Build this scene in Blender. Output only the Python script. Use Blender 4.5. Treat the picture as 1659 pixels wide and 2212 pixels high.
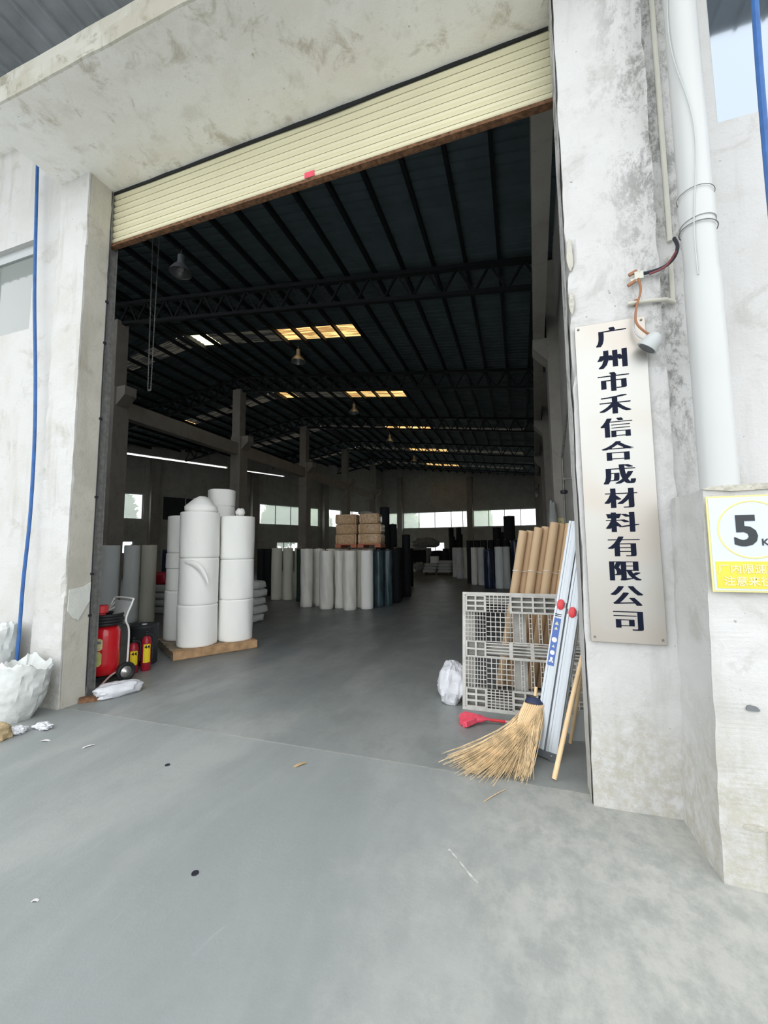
import bpy, bmesh, math, random
from mathutils import Vector, Matrix, noise
for o in list(bpy.data.objects): bpy.data.objects.remove(o)
S = bpy.context.scene
COL = S.collection
PI = math.pi

# ---------------------------------------------------------------- camera, sky, exposure
cam = bpy.data.cameras.new('camera'); camo = bpy.data.objects.new('camera', cam); COL.objects.link(camo)
cam.sensor_fit = 'HORIZONTAL'; cam.sensor_width = 36.0; cam.lens = 876.63 / 1659 * 36
YAW, PIT, ROL = 0.321049, 0.0891895, -0.0092115
f_ = Vector((-math.sin(YAW)*math.cos(PIT), math.cos(YAW)*math.cos(PIT), math.sin(PIT)))
r_ = Vector((math.cos(YAW), math.sin(YAW), 0)); u_ = r_.cross(f_)
r2 = math.cos(ROL)*r_ + math.sin(ROL)*u_; u2 = -math.sin(ROL)*r_ + math.cos(ROL)*u_
M = Matrix((r2, u2, -f_)).transposed().to_4x4(); M.translation = (0, 0, 1.6)
camo.matrix_world = M
cam.clip_end = 300
S.camera = camo
w = bpy.data.worlds.new('sky'); S.world = w; w.use_nodes = True
bgn = w.node_tree.nodes['Background']
bgn.inputs['Color'].default_value = (0.95, 0.98, 1.0, 1); bgn.inputs['Strength'].default_value = 1.0
S.view_settings.view_transform = 'Standard'; S.view_settings.look = 'None'
S.view_settings.exposure = 1.38; S.view_settings.gamma = 1.0
S.view_settings.use_curve_mapping = False

# ---------------------------------------------------------------- materials
def newmat(name):
    m = bpy.data.materials.new(name); m.use_nodes = True
    nt = m.node_tree; b = nt.nodes['Principled BSDF']
    return m, nt, b
def plain(name, col, rough=0.6, metal=0.0, var=0.0, scale=8.0, bump=0.0, bscale=60.0, spec=0.4, coat=0.0, stretch=None):
    m, nt, b = newmat(name)
    b.inputs['Base Color'].default_value = (*col, 1); b.inputs['Roughness'].default_value = rough
    b.inputs['Metallic'].default_value = metal; b.inputs['Specular IOR Level'].default_value = spec
    b.inputs['Coat Weight'].default_value = coat
    N = nt.nodes; L = nt.links
    tc = N.new('ShaderNodeTexCoord')
    vec = tc.outputs['Object']
    if stretch:
        mp = N.new('ShaderNodeMapping'); mp.inputs['Scale'].default_value = stretch
        L.new(vec, mp.inputs[0]); vec = mp.outputs[0]
    if var > 0:
        n = N.new('ShaderNodeTexNoise'); n.inputs['Scale'].default_value = scale; n.inputs['Detail'].default_value = 4
        L.new(vec, n.inputs['Vector'])
        cr = N.new('ShaderNodeValToRGB')
        cr.color_ramp.elements[0].position = 0.3; cr.color_ramp.elements[1].position = 0.7
        cr.color_ramp.elements[0].color = (*[max(0, c*(1-var)) for c in col], 1)
        cr.color_ramp.elements[1].color = (*[min(1, c*(1+var*0.5)) for c in col], 1)
        L.new(n.outputs['Fac'], cr.inputs[0]); L.new(cr.outputs[0], b.inputs['Base Color'])
    if bump > 0:
        n2 = N.new('ShaderNodeTexNoise'); n2.inputs['Scale'].default_value = bscale; n2.inputs['Detail'].default_value = 3
        L.new(vec, n2.inputs['Vector'])
        bp = N.new('ShaderNodeBump'); bp.inputs['Strength'].default_value = bump; bp.inputs['Distance'].default_value = 0.02
        L.new(n2.outputs['Fac'], bp.inputs['Height']); L.new(bp.outputs[0], b.inputs['Normal'])
    return m
class NB:
    """small helper for node graphs in world position space"""
    def __init__(s, nt):
        s.nt = nt; s.g = nt.nodes.new('ShaderNodeNewGeometry'); s.pos = s.g.outputs['Position']
        s.sep = nt.nodes.new('ShaderNodeSeparateXYZ'); nt.links.new(s.pos, s.sep.inputs[0])
    def noise(s, scale, detail=4, sc=(1, 1, 1), rough=0.6, off=(0, 0, 0), dist=0.0):
        mp = s.nt.nodes.new('ShaderNodeMapping'); mp.inputs['Scale'].default_value = sc; mp.inputs['Location'].default_value = off
        s.nt.links.new(s.pos, mp.inputs[0])
        n = s.nt.nodes.new('ShaderNodeTexNoise'); n.inputs['Scale'].default_value = scale
        n.inputs['Detail'].default_value = detail; n.inputs['Roughness'].default_value = rough; n.inputs['Distortion'].default_value = dist
        s.nt.links.new(mp.outputs[0], n.inputs['Vector']); return n.outputs['Fac']
    def smooth(s, v, a, b):
        m = s.nt.nodes.new('ShaderNodeMapRange'); m.interpolation_type = 'SMOOTHSTEP'
        m.inputs['From Min'].default_value = a; m.inputs['From Max'].default_value = b
        s.nt.links.new(v, m.inputs['Value']); return m.outputs[0]
    def math(s, op, a, b):
        m = s.nt.nodes.new('ShaderNodeMath'); m.operation = op
        for i, x in enumerate((a, b)):
            if isinstance(x, (int, float)): m.inputs[i].default_value = x
            else: s.nt.links.new(x, m.inputs[i])
        return m.outputs[0]
    def mix(s, fac, a, b):
        m = s.nt.nodes.new('ShaderNodeMix'); m.data_type = 'RGBA'
        if isinstance(fac, (int, float)): m.inputs[0].default_value = fac
        else: s.nt.links.new(fac, m.inputs[0])
        for i, x in ((6, a), (7, b)):
            if isinstance(x, tuple): m.inputs[i].default_value = (*x, 1)
            else: s.nt.links.new(x, m.inputs[i])
        return m.outputs[2]
    def bump(s, h, strength, dist, b):
        bp = s.nt.nodes.new('ShaderNodeBump'); bp.inputs['Strength'].default_value = strength; bp.inputs['Distance'].default_value = dist
        s.nt.links.new(h, bp.inputs['Height']); s.nt.links.new(bp.outputs[0], b.inputs['Normal'])

def plaster(name, base, warm, dirt, damp=0.0, mold=None, amount=0.6, streak=0.5, rough=0.9):
    m, nt, b = newmat(name); q = NB(nt)
    b.inputs['Roughness'].default_value = rough; b.inputs['Specular IOR Level'].default_value = 0.2
    c = q.mix(q.smooth(q.noise(1.6, 5, dist=0.6), 0.4, 0.68), base, warm)
    st = q.smooth(q.noise(5, 5, (1, 1, 0.12), off=(3, 1, 7)), 0.52, 0.72)
    c = q.mix(q.math('MULTIPLY', st, streak), c, dirt)
    blot = q.smooth(q.noise(3.2, 8, rough=0.72, off=(9, 2, 4), dist=0.5), 0.53, 0.68)
    c = q.mix(q.math('MULTIPLY', blot, amount), c, dirt)
    sp = q.smooth(q.noise(26, 3, off=(1, 8, 2)), 0.70, 0.76)
    c = q.mix(q.math('MULTIPLY', sp, 0.7), c, tuple(x*0.55 for x in dirt))
    if damp > 0:   # rough dirty plinth with its own ragged outline
        zz = q.math('ADD', q.sep.outputs[2], q.math('MULTIPLY', q.math('SUBTRACT', q.noise(2.5, 6), 0.5), -1.1))
        dm = q.math('SUBTRACT', 1.0, q.smooth(zz, damp*0.3, damp*1.3))
        dn = q.math('MULTIPLY', dm, q.smooth(q.noise(16, 6, rough=0.75), 0.34, 0.62))
        c = q.mix(q.math('MULTIPLY', dn, 0.75), c, (0.42, 0.40, 0.33))
    if mold:       # (x0,x1 ramp, z0,z1 ramp) growth where the rain runs down beside the pipe
        mx = q.math('MULTIPLY', q.smooth(q.sep.outputs[0], mold[0], mold[1]), q.smooth(q.sep.outputs[2], mold[2], mold[3]))
        mn = q.smooth(q.noise(7, 10, (1, 1, 0.55), rough=0.82, dist=0.25), 0.46, 0.60)
        c = q.mix(q.math('MULTIPLY', q.math('MULTIPLY', mx, mn), 0.8), c, (0.17, 0.17, 0.155))
    nt.links.new(c, b.inputs['Base Color'])
    q.bump(q.noise(30, 6, rough=0.7), 0.35, 0.02, b)
    return m

M_ = {}
M_['pillar_right'] = plaster('white_plaster_right', (0.585, 0.58, 0.575), (0.55, 0.545, 0.53), (0.37, 0.365, 0.34), damp=0.62, mold=(0.50, 0.95, 0.9, 4.4), amount=0.50, streak=0.45)
M_['pillar_left'] = plaster('white_plaster_left', (0.585, 0.58, 0.565), (0.55, 0.54, 0.51), (0.40, 0.38, 0.33), damp=0.35, amount=0.5, streak=0.5)
M_['wall_right_out'] = plaster('white_plaster_far_right', (0.585, 0.58, 0.575), (0.54, 0.535, 0.52), (0.42, 0.41, 0.38), damp=0.7, mold=(1.30, 0.98, 1.6, 2.6), amount=0.6, streak=0.5)
M_['reveal'] = plaster('bare_reveal', (0.52, 0.50, 0.44), (0.46, 0.44, 0.38), (0.37, 0.34, 0.28), amount=0.6, streak=0.4)
M_['soffit'] = plaster('soffit_concrete', (0.93, 0.92, 0.88), (0.88, 0.85, 0.80), (0.56, 0.51, 0.43), amount=0.8, streak=0.3)
M_['fascia'] = plaster('weathered_fascia', (0.46, 0.45, 0.40), (0.38, 0.36, 0.30), (0.22, 0.21, 0.15), amount=0.8, streak=0.6)
M_['inner_wall'] = plaster('inner_wall', (0.58, 0.57, 0.53), (0.50, 0.49, 0.46), (0.33, 0.32, 0.29), amount=0.45, streak=0.4)
M_['inner_col'] = plaster('inner_column', (0.42, 0.40, 0.36), (0.38, 0.345, 0.32), (0.27, 0.25, 0.22), amount=0.4, streak=0.3)
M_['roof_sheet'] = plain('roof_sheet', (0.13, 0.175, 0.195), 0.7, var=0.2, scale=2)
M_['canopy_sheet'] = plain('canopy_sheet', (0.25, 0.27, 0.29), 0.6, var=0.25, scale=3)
M_['black_steel'] = plain('black_steel', (0.012, 0.014, 0.018), 0.6, var=0.3)
M_['grey_steel'] = plain('grey_steel', (0.22, 0.22, 0.21), 0.5, metal=0.4, var=0.3, scale=20)
M_['rust'] = plain('rusty_steel', (0.20, 0.10, 0.05), 0.8, var=0.6, scale=25, bump=0.4)
M_['shutter'] = plain('cream_slat', (0.76, 0.71, 0.50), 0.45, var=0.10, scale=3, stretch=(0.3, 1, 3))
M_['white_fabric'] = plain('white_nonwoven', (0.95, 0.95, 0.92), 0.85, var=0.02, scale=5, bump=0.25, bscale=14, stretch=(1, 1, .5))
M_['bluish_fabric'] = plain('bluish_white_nonwoven', (0.82, 0.86, 0.86), 0.85, var=0.06, scale=5, bump=0.2, bscale=12, stretch=(1, 1, .3))
M_['beige_fabric'] = plain('beige_nonwoven', (0.72, 0.71, 0.60), 0.85, var=0.1, scale=5, bump=0.25, bscale=12, stretch=(1, 1, .3))
M_['wrapped_white'] = plain('film_wrapped_white', (0.84, 0.83, 0.77), 0.35, var=0.10, scale=7, bump=0.6, bscale=9, stretch=(1, 1, .4))
M_['grey_fabric'] = plain('grey_nonwoven', (0.66, 0.67, 0.66), 0.7, var=0.18, scale=6, bump=0.4, bscale=9, stretch=(1, 1, .3))
M_['teal_fabric'] = plain('dark_teal_film', (0.05, 0.085, 0.10), 0.25, var=0.4, scale=9, bump=0.6, bscale=9, stretch=(1, 1, .3))
M_['navy_fabric'] = plain('navy_film', (0.018, 0.03, 0.07), 0.25, var=0.3, scale=9, bump=0.5, bscale=9, stretch=(1, 1, .3))
M_['black_fabric'] = plain('black_nonwoven', (0.010, 0.012, 0.015), 0.75, var=0.3, scale=6, bump=0.2, bscale=10)
M_['green_fabric'] = plain('dark_green_nonwoven', (0.02, 0.045, 0.035), 0.7, var=0.3, scale=6)
M_['card'] = plain('brown_card_tube', (0.70, 0.50, 0.31), 0.7, var=0.12, scale=5, stretch=(1, 1, .2), bump=0.08)
M_['core'] = plain('card_core', (0.35, 0.24, 0.14), 0.8)
M_['kraft'] = plain('kraft_wrap', (0.60, 0.40, 0.23), 0.28, var=0.3, scale=14, bump=0.7, bscale=12)
M_['wood'] = plain('pallet_wood', (0.48, 0.30, 0.16), 0.8, var=0.3, scale=10, stretch=(1, 1, 1), bump=0.3)
M_['dark_wood'] = plain('grey_wood', (0.27, 0.22, 0.16), 0.85, var=0.35, scale=12, bump=0.3)
M_['red_wood'] = plain('red_pallet', (0.48, 0.17, 0.10), 0.7, var=0.2)
M_['plastic_pallet'] = plain('grey_plastic', (0.56, 0.545, 0.51), 0.55, var=0.18, scale=12)
M_['red'] = plain('red_paint', (0.62, 0.012, 0.02), 0.22, var=0.05, coat=0.5)
M_['dark_red'] = plain('dark_red_paint', (0.34, 0.015, 0.03), 0.3)
M_['red_plastic'] = plain('red_plastic', (0.75, 0.06, 0.07), 0.3)
M_['pink'] = plain('pink_plastic', (0.86, 0.10, 0.16), 0.4, var=0.15, scale=20)
M_['pink_white'] = plain('pale_pink_bar', (0.72, 0.45, 0.42), 0.5)
M_['rubber'] = plain('black_rubber', (0.018, 0.020, 0.022), 0.55, var=0.2)
M_['barrel'] = plain('charcoal_plastic', (0.025, 0.029, 0.033), 0.55, var=0.15)
M_['chrome'] = plain('bright_steel', (0.62, 0.62, 0.60), 0.35, metal=0.8)
M_['white_paint'] = plain('white_paint', (0.82, 0.82, 0.80), 0.5)
M_['yellow'] = plain('yellow_label', (0.80, 0.62, 0.02), 0.5)
M_['cream_label'] = plain('cream_label', (0.72, 0.64, 0.34), 0.5, var=0.15, scale=20)
M_['green_label'] = plain('yellow_green_label', (0.62, 0.60, 0.20), 0.5, var=0.2, scale=20)
M_['aluminium'] = plain('aluminium', (0.60, 0.64, 0.68), 0.45, metal=0.35, var=0.06, scale=4, stretch=(1, 1, .1))
M_['dark_plastic'] = plain('dark_grey_plastic', (0.10, 0.11, 0.12), 0.5)
M_['gap'] = plain('dark_gap', (0.16, 0.17, 0.18), 0.6)
M_['blue_decal'] = plain('blue_decal', (0.09, 0.17, 0.48), 0.5)
M_['white_bag'] = plain('white_bag', (0.68, 0.69, 0.73), 0.5, var=0.05, bump=0.3, bscale=10)
M_['woven_bag'] = plain('woven_bag', (0.58, 0.60, 0.585), 0.6, var=0.08, bump=0.35, bscale=16)
M_['grey_sack'] = plain('grey_sack', (0.42, 0.44, 0.43), 0.7, var=0.12, bump=0.3, bscale=9)
M_['bamboo'] = plain('bamboo', (0.80, 0.58, 0.34), 0.5, var=0.15, scale=6)
M_['straw'] = plain('straw', (0.80, 0.62, 0.38), 0.75, var=0.35, scale=14)
M_['navy_tape'] = plain('navy_tape', (0.03, 0.04, 0.09), 0.6)
M_['pvc'] = plain('white_pvc', (0.52, 0.53, 0.525), 0.35, var=0.03, scale=2)
M_['cream_pvc'] = plain('cream_pvc', (0.56, 0.55, 0.48), 0.5, var=0.05)
M_['blue_cord'] = plain('blue_cord', (0.03, 0.115, 0.34), 0.5, var=0.2, scale=12)
M_['black_cable'] = plain('black_cable', (0.02, 0.02, 0.03), 0.5)
M_['maroon_cable'] = plain('maroon_cable', (0.20, 0.05, 0.06), 0.5)
M_['orange_wire'] = plain('copper_wire', (0.30, 0.13, 0.06), 0.5)
M_['grey_plastic'] = plain('light_grey_plastic', (0.46, 0.48, 0.48), 0.4)
M_['ink'] = plain('ink', (0.006, 0.009, 0.024), 0.6, spec=0.12)
M_['black_print'] = plain('black_print', (0.03, 0.035, 0.04), 0.5)
M_['sign_board'] = plain('sign_board', (0.56, 0.61, 0.68), 0.35, var=0.03)
M_['pale_yellow'] = plain('pale_yellow', (0.66, 0.60, 0.26), 0.5)
M_['band_yellow'] = plain('band_yellow', (0.72, 0.58, 0.07), 0.5, var=0.08, scale=10)
M_['faded_letter'] = plain('faded_letter', (0.72, 0.70, 0.42), 0.5)
M_['paper'] = plain('paper', (0.80, 0.79, 0.76), 0.8)
M_['dry_leaf'] = plain('dry_leaf', (0.50, 0.36, 0.20), 0.8)
M_['tan_stone'] = plain('tan_stone', (0.46, 0.35, 0.20), 0.9, var=0.3, bump=0.5)
M_['leaf'] = plain('leaf', (0.30, 0.38, 0.12), 0.6, var=0.4, scale=2)
M_['bark'] = plain('bark', (0.12, 0.09, 0.06), 0.9, var=0.3)
M_['frame_white'] = plain('window_frame_white', (0.62, 0.63, 0.62), 0.5)
M_['dust_dark'] = plain('dark_cover', (0.05, 0.055, 0.06), 0.8, var=0.3)
M_['chip'] = plain('broken_plaster', (0.50, 0.48, 0.42), 0.95, var=0.25, scale=20, bump=0.8, bscale=30)
M_['patch'] = plain('cement_patch', (0.62, 0.63, 0.59), 0.9, var=0.08, scale=8, bump=0.2)
M_['yellow_stain'] = plain('yellowed_filler', (0.70, 0.68, 0.46), 0.9, var=0.15, scale=10, bump=0.3)
M_['lamp_metal'] = plain('lamp_metal', (0.34, 0.36, 0.38), 0.4, metal=0.5)
M_['tan_cloth'] = plain('dusty_cloth', (0.30, 0.30, 0.29), 0.8, var=0.3)

def steel_plate():
    m, nt, b = newmat('brushed_steel_plate'); q = NB(nt)
    c = q.mix(q.smooth(q.noise(1.3, 2, (1, 1, 1)), 0.4, 0.6), (0.47, 0.465, 0.44), (0.46, 0.42, 0.375))
    nt.links.new(c, b.inputs['Base Color'])
    b.inputs['Metallic'].default_value = 0.75; b.inputs['Roughness'].default_value = 0.42
    q.bump(q.noise(90, 2, (0.05, 1, 1.5)), 0.08, 0.002, b)
    return m
M_['steel_plate'] = steel_plate()

def floor_mat(name, outside):
    m, nt, b = newmat(name); q = NB(nt)
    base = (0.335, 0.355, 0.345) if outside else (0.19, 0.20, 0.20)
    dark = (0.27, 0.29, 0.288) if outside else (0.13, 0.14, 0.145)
    pale = (0.43, 0.44, 0.42)
    c = q.mix(q.smooth(q.noise(1.1, 5, (1, 0.35, 1), dist=0.5), 0.38, 0.62), base, dark)
    tr = q.smooth(q.noise(2.6, 4, (1.2, 0.22, 1), off=(4, 0, 0)), 0.50, 0.66)
    c = q.mix(q.math('MULTIPLY', tr, 0.35), c, tuple(x*0.72 for x in dark) if not outside else (0.30, 0.315, 0.315))
    sc = q.smooth(q.noise(7, 8, (1, .4, 1), rough=0.75, dist=1.0), 0.62, 0.72)
    c = q.mix(q.math('MULTIPLY', sc, 0.35), c, pale)
    if not outside:   # yard grey near the door gives way to the darker floor, in ragged tongues
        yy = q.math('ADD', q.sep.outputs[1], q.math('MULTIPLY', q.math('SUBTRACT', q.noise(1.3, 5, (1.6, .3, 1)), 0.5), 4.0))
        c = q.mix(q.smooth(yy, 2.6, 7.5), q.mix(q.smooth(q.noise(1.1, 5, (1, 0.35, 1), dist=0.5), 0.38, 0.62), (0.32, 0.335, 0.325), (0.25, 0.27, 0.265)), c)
    if outside:   # bare scuffed concrete where the coating has worn off beside the right pillar
        g = q.math('ADD', q.sep.outputs[0], q.math('MULTIPLY', q.math('SUBTRACT', q.noise(1.8, 6, rough=0.7), 0.5), 2.2))
        gm = q.smooth(g, -0.9, 0.5)
        gn = q.mix(q.smooth(q.noise(6, 8, (1, .7, 1), rough=0.75), 0.4, 0.62), (0.48, 0.475, 0.44), (0.34, 0.35, 0.33))
        c = q.mix(q.math('MULTIPLY', gm, 0.85), c, gn)
        sm = q.math('MULTIPLY', gm, q.smooth(q.noise(1.7, 3, (2.2, .5, 1), off=(2.3, 5, 0)), 0.58, 0.7))
        c = q.mix(q.math('MULTIPLY', sm, 0.5), c, (0.29, 0.28, 0.245))
    pt = q.smooth(q.noise(3.5, 9, (1, .8, 1), rough=0.8, off=(7, 2, 0)), 0.46, 0.62)
    c = q.mix(q.math('MULTIPLY', pt, 0.22), c, tuple(x*0.70 for x in base))
    wh = q.smooth(q.noise(40, 2), 0.79, 0.83)
    c = q.mix(q.math('MULTIPLY', wh, 0.3), c, (0.5, 0.5, 0.5))
    nt.links.new(c, b.inputs['Base Color'])
    r = q.math('ADD', q.math('MULTIPLY', q.noise(2, 4), 0.25), 0.45 if outside else 0.28)
    nt.links.new(r, b.inputs['Roughness']); b.inputs['Specular IOR Level'].default_value = 0.35
    q.bump(q.noise(14, 6, rough=0.7), 0.12, 0.02, b)
    return m
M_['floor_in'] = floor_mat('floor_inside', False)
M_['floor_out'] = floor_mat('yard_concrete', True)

def translucent(name, col, transp=0.0, tint=(1, 1, 1), stripes=None):
    m = bpy.data.materials.new(name); m.use_nodes = True; nt = m.node_tree
    nt.nodes.remove(nt.nodes['Principled BSDF']); out = nt.nodes['Material Output']
    tr = nt.nodes.new('ShaderNodeBsdfTranslucent'); tr.inputs[0].default_value = (*col, 1)
    if stripes:
        q = NB(nt); c = q.mix(q.smooth(q.noise(4, 3, (0.15, 3, 1), rough=0.6), 0.45, 0.55), col, stripes)
        nt.links.new(c, tr.inputs[0])
    sh = tr.outputs[0]
    if transp > 0:
        tp = nt.nodes.new('ShaderNodeBsdfTransparent'); tp.inputs[0].default_value = (*tint, 1)
        mx = nt.nodes.new('ShaderNodeMixShader'); mx.inputs[0].default_value = transp
        nt.links.new(sh, mx.inputs[1]); nt.links.new(tp.outputs[0], mx.inputs[2]); sh = mx.outputs[0]
    nt.links.new(sh, out.inputs['Surface'])
    return m
M_['skylight'] = translucent('amber_roof_panel', (0.66, 0.40, 0.15), stripes=(0.22, 0.12, 0.04))
M_['skylight_white'] = translucent('clear_roof_panel', (1.0, 0.92, 0.62), stripes=(0.8, 0.72, 0.45))
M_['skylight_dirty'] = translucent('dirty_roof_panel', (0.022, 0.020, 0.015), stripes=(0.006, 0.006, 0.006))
M_['pane'] = translucent('hazy_pane', (0.85, 0.90, 0.86), transp=0.68, tint=(0.98, 1, 0.98))
def glass(name, col, rough=0.08, spec=0.9):
    m, nt, b = newmat(name); b.inputs['Base Color'].default_value = (*col, 1)
    b.inputs['Roughness'].default_value = rough; b.inputs['Specular IOR Level'].default_value = spec
    b.inputs['Coat Weight'].default_value = 1.0; b.inputs['Coat Roughness'].default_value = 0.03
    return m
M_['dusty_glass'] = glass('dusty_dark_glass', (0.16, 0.18, 0.165), 0.5)
M_['blue_glass'] = glass('blue_mirror_glass', (0.28, 0.325, 0.38), 0.06); M_['blue_glass'].node_tree.nodes['Principled BSDF'].inputs['Metallic'].default_value = 0.85

# ---------------------------------------------------------------- mesh helpers
class MB:
    def __init__(s): s.v = []; s.f = []
    def box(s, x0, y0, z0, x1, y1, z1):
        i = len(s.v)
        s.v += [(x0,y0,z0),(x1,y0,z0),(x1,y1,z0),(x0,y1,z0),(x0,y0,z1),(x1,y0,z1),(x1,y1,z1),(x0,y1,z1)]
        s.f += [tuple(i+k for k in q) for q in ((0,3,2,1),(4,5,6,7),(0,1,5,4),(1,2,6,5),(2,3,7,6),(3,0,4,7))]
        return s
    def cbox(s, c, d, rot=None):
        i = len(s.v); c = Vector(c); h = Vector(d)/2
        for sx, sy, sz in ((-1,-1,-1),(1,-1,-1),(1,1,-1),(-1,1,-1),(-1,-1,1),(1,-1,1),(1,1,1),(-1,1,1)):
            p = Vector((sx*h.x, sy*h.y, sz*h.z))
            if rot: p = rot @ p
            s.v.append(tuple(c+p))
        s.f += [tuple(i+k for k in q) for q in ((0,3,2,1),(4,5,6,7),(0,1,5,4),(1,2,6,5),(2,3,7,6),(3,0,4,7))]
        return s
    def bar(s, a, b, w_, h_=None, up=(0, 0, 1)):
        a = Vector(a); b = Vector(b); d = b-a; h_ = h_ or w_
        z = d.normalized(); upv = Vector(up)
        if abs(z.dot(upv)) > 0.98: upv = Vector((0, 1, 0))
        x = z.cross(upv).normalized(); y = x.cross(z).normalized()
        rot = Matrix((x, z, y)).transposed()
        return s.cbox((a+b)/2, (w_, d.length, h_), rot)
    def lathe(s, prof, n=24, c=(0, 0, 0), rot=None, wob=None, cap=True):
        """prof: list of (r,z) bottom to top"""
        c = Vector(c); i = len(s.v)
        for (r, z) in prof:
            for k in range(n):
                a = 2*PI*k/n; rr = r + (wob(a, z) if wob and r > 0.001 else 0)
                p = Vector((rr*math.cos(a), rr*math.sin(a), z))
                if rot: p = rot @ p
                s.v.append(tuple(c+p))
        for j in range(len(prof)-1):
            for k in range(n):
                k2 = (k+1) % n
                s.f.append((i+j*n+k, i+j*n+k2, i+(j+1)*n+k2, i+(j+1)*n+k))
        if cap:
            s.f.append(tuple(i+k for k in reversed(range(n))))
            j = len(prof)-1; s.f.append(tuple(i+j*n+k for k in range(n)))
        return s
    def tube(s, pts, r, n=8, r_end=None):
        pts = [Vector(p) for p in pts]; i = len(s.v); m = len(pts); up = Vector((0.13, 0.21, 1)).normalized()
        px = None
        for j, p in enumerate(pts):
            d = (pts[min(j+1, m-1)] - pts[max(j-1, 0)]).normalized()
            if px is None:
                px = d.cross(up)
                if px.length < 0.1: px = d.cross(Vector((1, 0, 0)))
            px = (px - d*px.dot(d)).normalized(); py = d.cross(px)
            rr = r if r_end is None else r + (r_end-r)*j/(m-1)
            for k in range(n):
                a = 2*PI*k/n; s.v.append(tuple(p + px*rr*math.cos(a) + py*rr*math.sin(a)))
        for j in range(m-1):
            for k in range(n):
                k2 = (k+1) % n; s.f.append((i+j*n+k, i+j*n+k2, i+(j+1)*n+k2, i+(j+1)*n+k))
        s.f.append(tuple(i+k for k in reversed(range(n)))); s.f.append(tuple(i+(m-1)*n+k for k in range(n)))
        return s
    def torus(s, R, r, c=(0, 0, 0), rot=None, n=32, k=8, sq=1.0):
        i = len(s.v); c = Vector(c)
        for a in range(n):
            A = 2*PI*a/n
            for b in range(k):
                B = 2*PI*b/k; p = Vector(((R+r*math.cos(B))*math.cos(A), (R+r*math.cos(B))*math.sin(A), r*sq*math.sin(B)))
                if rot: p = rot @ p
                s.v.append(tuple(c+p))
        for a in range(n):
            for b in range(k):
                s.f.append((i+a*k+b, i+((a+1) % n)*k+b, i+((a+1) % n)*k+(b+1) % k, i+a*k+(b+1) % k))
        return s
    def poly(s, pts, th, axis='y'):
        """flat polygon (x,z) extruded along y from 0 to th"""
        i = len(s.v); n = len(pts)
        s.v += [(x, 0, z) for x, z in pts] + [(x, th, z) for x, z in pts]
        s.f.append(tuple(i+k for k in range(n))); s.f.append(tuple(i+n+k for k in reversed(range(n))))
        for k in range(n):
            k2 = (k+1) % n; s.f.append((i+k2, i+k, i+n+k, i+n+k2))
        return s
    def lump(s, dims, seed=0, e=0.75, amp=0.12, fr=2.2, fold=0.0, c=(0, 0, 0), nu=28, nv=16, flat=True):
        i = len(s.v); hx, hy, hz = [d/2 for d in dims]; c = Vector(c); off = Vector((seed*7.3, seed*3.1, seed*1.7))
        def sg(x, p): return math.copysign(abs(x)**p, x)
        for j in range(nv+1):
            ph = -PI/2 + PI*j/nv
            for k in range(nu):
                th = 2*PI*k/nu
                d = Vector((sg(math.cos(ph), e)*sg(math.cos(th), e), sg(math.cos(ph), e)*sg(math.sin(th), e), sg(math.sin(ph), e)))
                nn = noise.noise(d*fr+off)
                g = 1 + amp*nn
                if fold:
                    q = noise.noise(d*fr*1.3+off*2)
                    g += fold*(1-abs(math.sin((d.x*3+d.z*2+d.y*2.2)*2.6+q*5)))*0.5 - fold*0.25 + fold*0.5*noise.noise(d*fr*4+off)
                p = Vector((d.x*hx*g, d.y*hy*g, d.z*hz*g))
                if flat and p.z < -hz*0.86: p.z = -hz*0.86
                s.v.append(tuple(c+p+Vector((0, 0, hz*0.86 if flat else 0))))
        for j in range(nv):
            for k in range(nu):
                k2 = (k+1) % nu; s.f.append((i+j*nu+k, i+j*nu+k2, i+(j+1)*nu+k2, i+(j+1)*nu+k))
        return s
    def mesh(s, name, mat, smooth=False, ang=40):
        me = bpy.data.meshes.new(name); me.from_pydata(s.v, [], s.f); me.update()
        if isinstance(mat, str): mat = M_[mat]
        me.materials.append(mat)
        if smooth:
            for p in me.polygons: p.use_smooth = True
            try: me.set_sharp_from_angle(angle=math.radians(ang))
            except Exception: pass
        return me
def link(name, me, parent=None, loc=(0, 0, 0), rot=(0, 0, 0)):
    o = bpy.data.objects.new(name, me); COL.objects.link(o); o.location = loc; o.rotation_euler = rot
    if parent: o.parent = parent
    return o
def obj(name, mb, mat, parent=None, loc=(0, 0, 0), rot=(0, 0, 0), smooth=False, ang=40, bevel=0):
    o = link(name, mb.mesh(name, mat, smooth, ang), parent, loc, rot)
    if bevel:
        m = o.modifiers.new('bevel', 'BEVEL'); m.width = bevel; m.segments = 2; m.limit_method = 'ANGLE'
    return o
def tag(o, label, cat, group=None):
    o['label'] = label; o['category'] = cat
    if group: o['group'] = group
    return o
def thing(name, label, cat, loc=(0, 0, 0), rot=0, group=None):
    o = bpy.data.objects.new(name, None); COL.objects.link(o); o.location = loc
    o.rotation_euler = (0, 0, rot) if not isinstance(rot, tuple) else rot
    o.empty_display_size = 0.1
    return tag(o, label, cat, group)
def struct(name, mb, mat, smooth=False, parent=None, **k):
    o = obj(name, mb, mat, parent, smooth=smooth, **k)
    if not parent: o['kind'] = 'structure'
    return o
def dup(root, loc, rot=None, label=None, group=None):
    r = root.copy(); COL.objects.link(r); r.location = loc
    if rot is not None: r.rotation_euler = (0, 0, rot)
    if label: r['label'] = label
    if group: r['group'] = group
    for ch in list(root.children):
        c = ch.copy(); COL.objects.link(c); c.parent = r
        for g in ch.children:
            d = g.copy(); COL.objects.link(d); d.parent = c
    return r
def smoothbox(mb_or_obj): pass
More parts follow.
